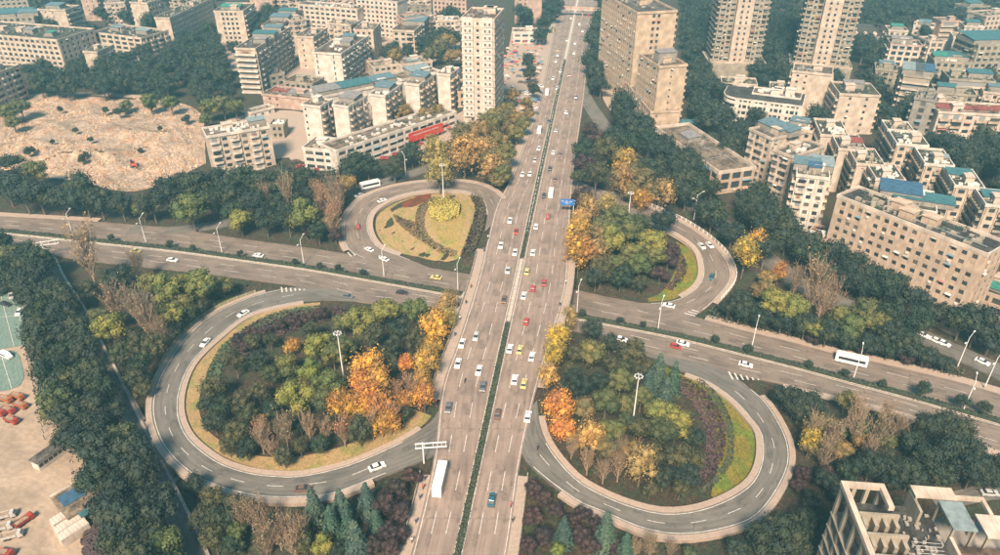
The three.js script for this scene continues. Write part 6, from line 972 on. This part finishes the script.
// ---------------------------------------------------------------- people on the pavements
function figure() {
  const N = 56, mc = new MarchingCubes(N, new THREE.MeshBasicMaterial(), false, false, 60000); mc.isolation = 0; const hs = 1.0;
  const J = [[0, 1.6, 0, .105, 0, 1.72, .01, .095], [0, 1.42, 0, .06, 0, 1.55, 0, .055], [0, .95, 0, .15, 0, 1.38, 0, .17], [-.17, 1.38, 0, .08, .17, 1.38, 0, .08], [-.2, 1.37, 0, .06, -.25, 1.08, .03, .05], [-.25, 1.08, .03, .05, -.24, .84, .12, .038], [.2, 1.37, 0, .06, .25, 1.08, -.03, .05], [.25, 1.08, -.03, .05, .25, .84, .04, .038], [-.09, .92, 0, .1, -.1, .5, .08, .075], [-.1, .5, .08, .075, -.1, .07, -.02, .05], [-.1, .06, -.02, .05, -.1, .05, .16, .045], [.09, .92, 0, .1, .1, .5, -.05, .075], [.1, .5, -.05, .075, .1, .1, -.22, .05], [.1, .08, -.22, .05, .1, .05, -.06, .045]];
  const cap = (p, a) => { const [x0, y0, z0, r0, x1, y1, z1, r1] = a, d = V(x1 - x0, y1 - y0, z1 - z0), t = clamp(p.clone().sub(V(x0, y0, z0)).dot(d) / d.lengthSq(), 0, 1); return p.distanceTo(V(x0, y0, z0).addScaledVector(d, t)) - lerp(r0, r1, t); };
  const p = V(0, 0, 0); for (let k = 0; k < N; k++) for (let j = 0; j < N; j++) for (let i = 0; i < N; i++) { p.set((i / N * 2 - 1) * hs, (j / N * 2 - 1) * hs + .9, (k / N * 2 - 1) * hs); let s = 0; for (const a of J) s += Math.exp(-cap(p, a) * 45); mc.field[k * N * N + j * N + i] = Math.log(s) / 45; }
  mc.update(); const n = mc.count, g = new THREE.BufferGeometry(); const P = mc.positionArray.slice(0, n * 3), Q = mc.normalArray.slice(0, n * 3), col = new Float32Array(n * 3);
  for (let i = 0; i < n; i++) { P[i * 3] *= hs; P[i * 3 + 1] = P[i * 3 + 1] * hs + .9; P[i * 3 + 2] *= hs; const y = P[i * 3 + 1], hand = Math.abs(P[i * 3]) > .2 && y < .9 && y > .75; const c = y > 1.74 || (y > 1.6 && P[i * 3 + 2] < -.02) ? [.03, .025, .02] : y > 1.47 || hand ? [.45, .28, .19] : y > .93 ? null : y < .1 ? [.03, .03, .03] : [.06, .065, .09]; col.set(c || [1, 1, 1], i * 3); }
  g.setAttribute('position', new THREE.BufferAttribute(P, 3)); g.setAttribute('normal', new THREE.BufferAttribute(Q, 3)); g.setAttribute('color', new THREE.BufferAttribute(col, 3)); return g;
}
{
  const base = figure(), tops = [['dark blue', [.04, .06, .14]], ['red', [.45, .04, .04]], ['black', [.03, .03, .03]], ['white', [.6, .58, .55]]];
  const geos = tops.map(([, c]) => { const g = base.clone(), a = g.attributes.color; for (let i = 0; i < a.count; i++) if (a.getX(i) === 1) a.setXYZ(i, ...c); return g; }); const pm = new THREE.MeshStandardMaterial({ vertexColors: true, roughness: .85 }), seen = {};
  [[420, 497], [423, 487], [425, 478], [412, 540], [416, 521], [471, 286], [466, 302], [460, 318], [455, 334], [436, 402], [560, 304], [566, 282], [569, 255], [511, 505], [513, 520], [488, 237], [484, 250]].forEach(([u, v], i) => { const p = S(u, v, DECK + .9); p.y = DECK + .17; const k = i % 4, lr = u < 500 ? 'left' : 'right'; seen[k + lr] = (seen[k + lr] || 0) + 1; const m = shade(new THREE.Mesh(geos[k], pm)); m.name = numbered('person'); m.position.copy(p); m.rotation.y = (i % 2) * 3.14 + .1; m.userData = { label: `person in ${tops[k][0]} top on the ${lr} main road pavement, ${['first', 'second', 'third', 'fourth', 'fifth'][seen[k + lr] - 1]} such figure upward`, category: 'person', group: 'people on the main road pavements' }; scene.add(m); });
}

renderer.render(scene, camera);
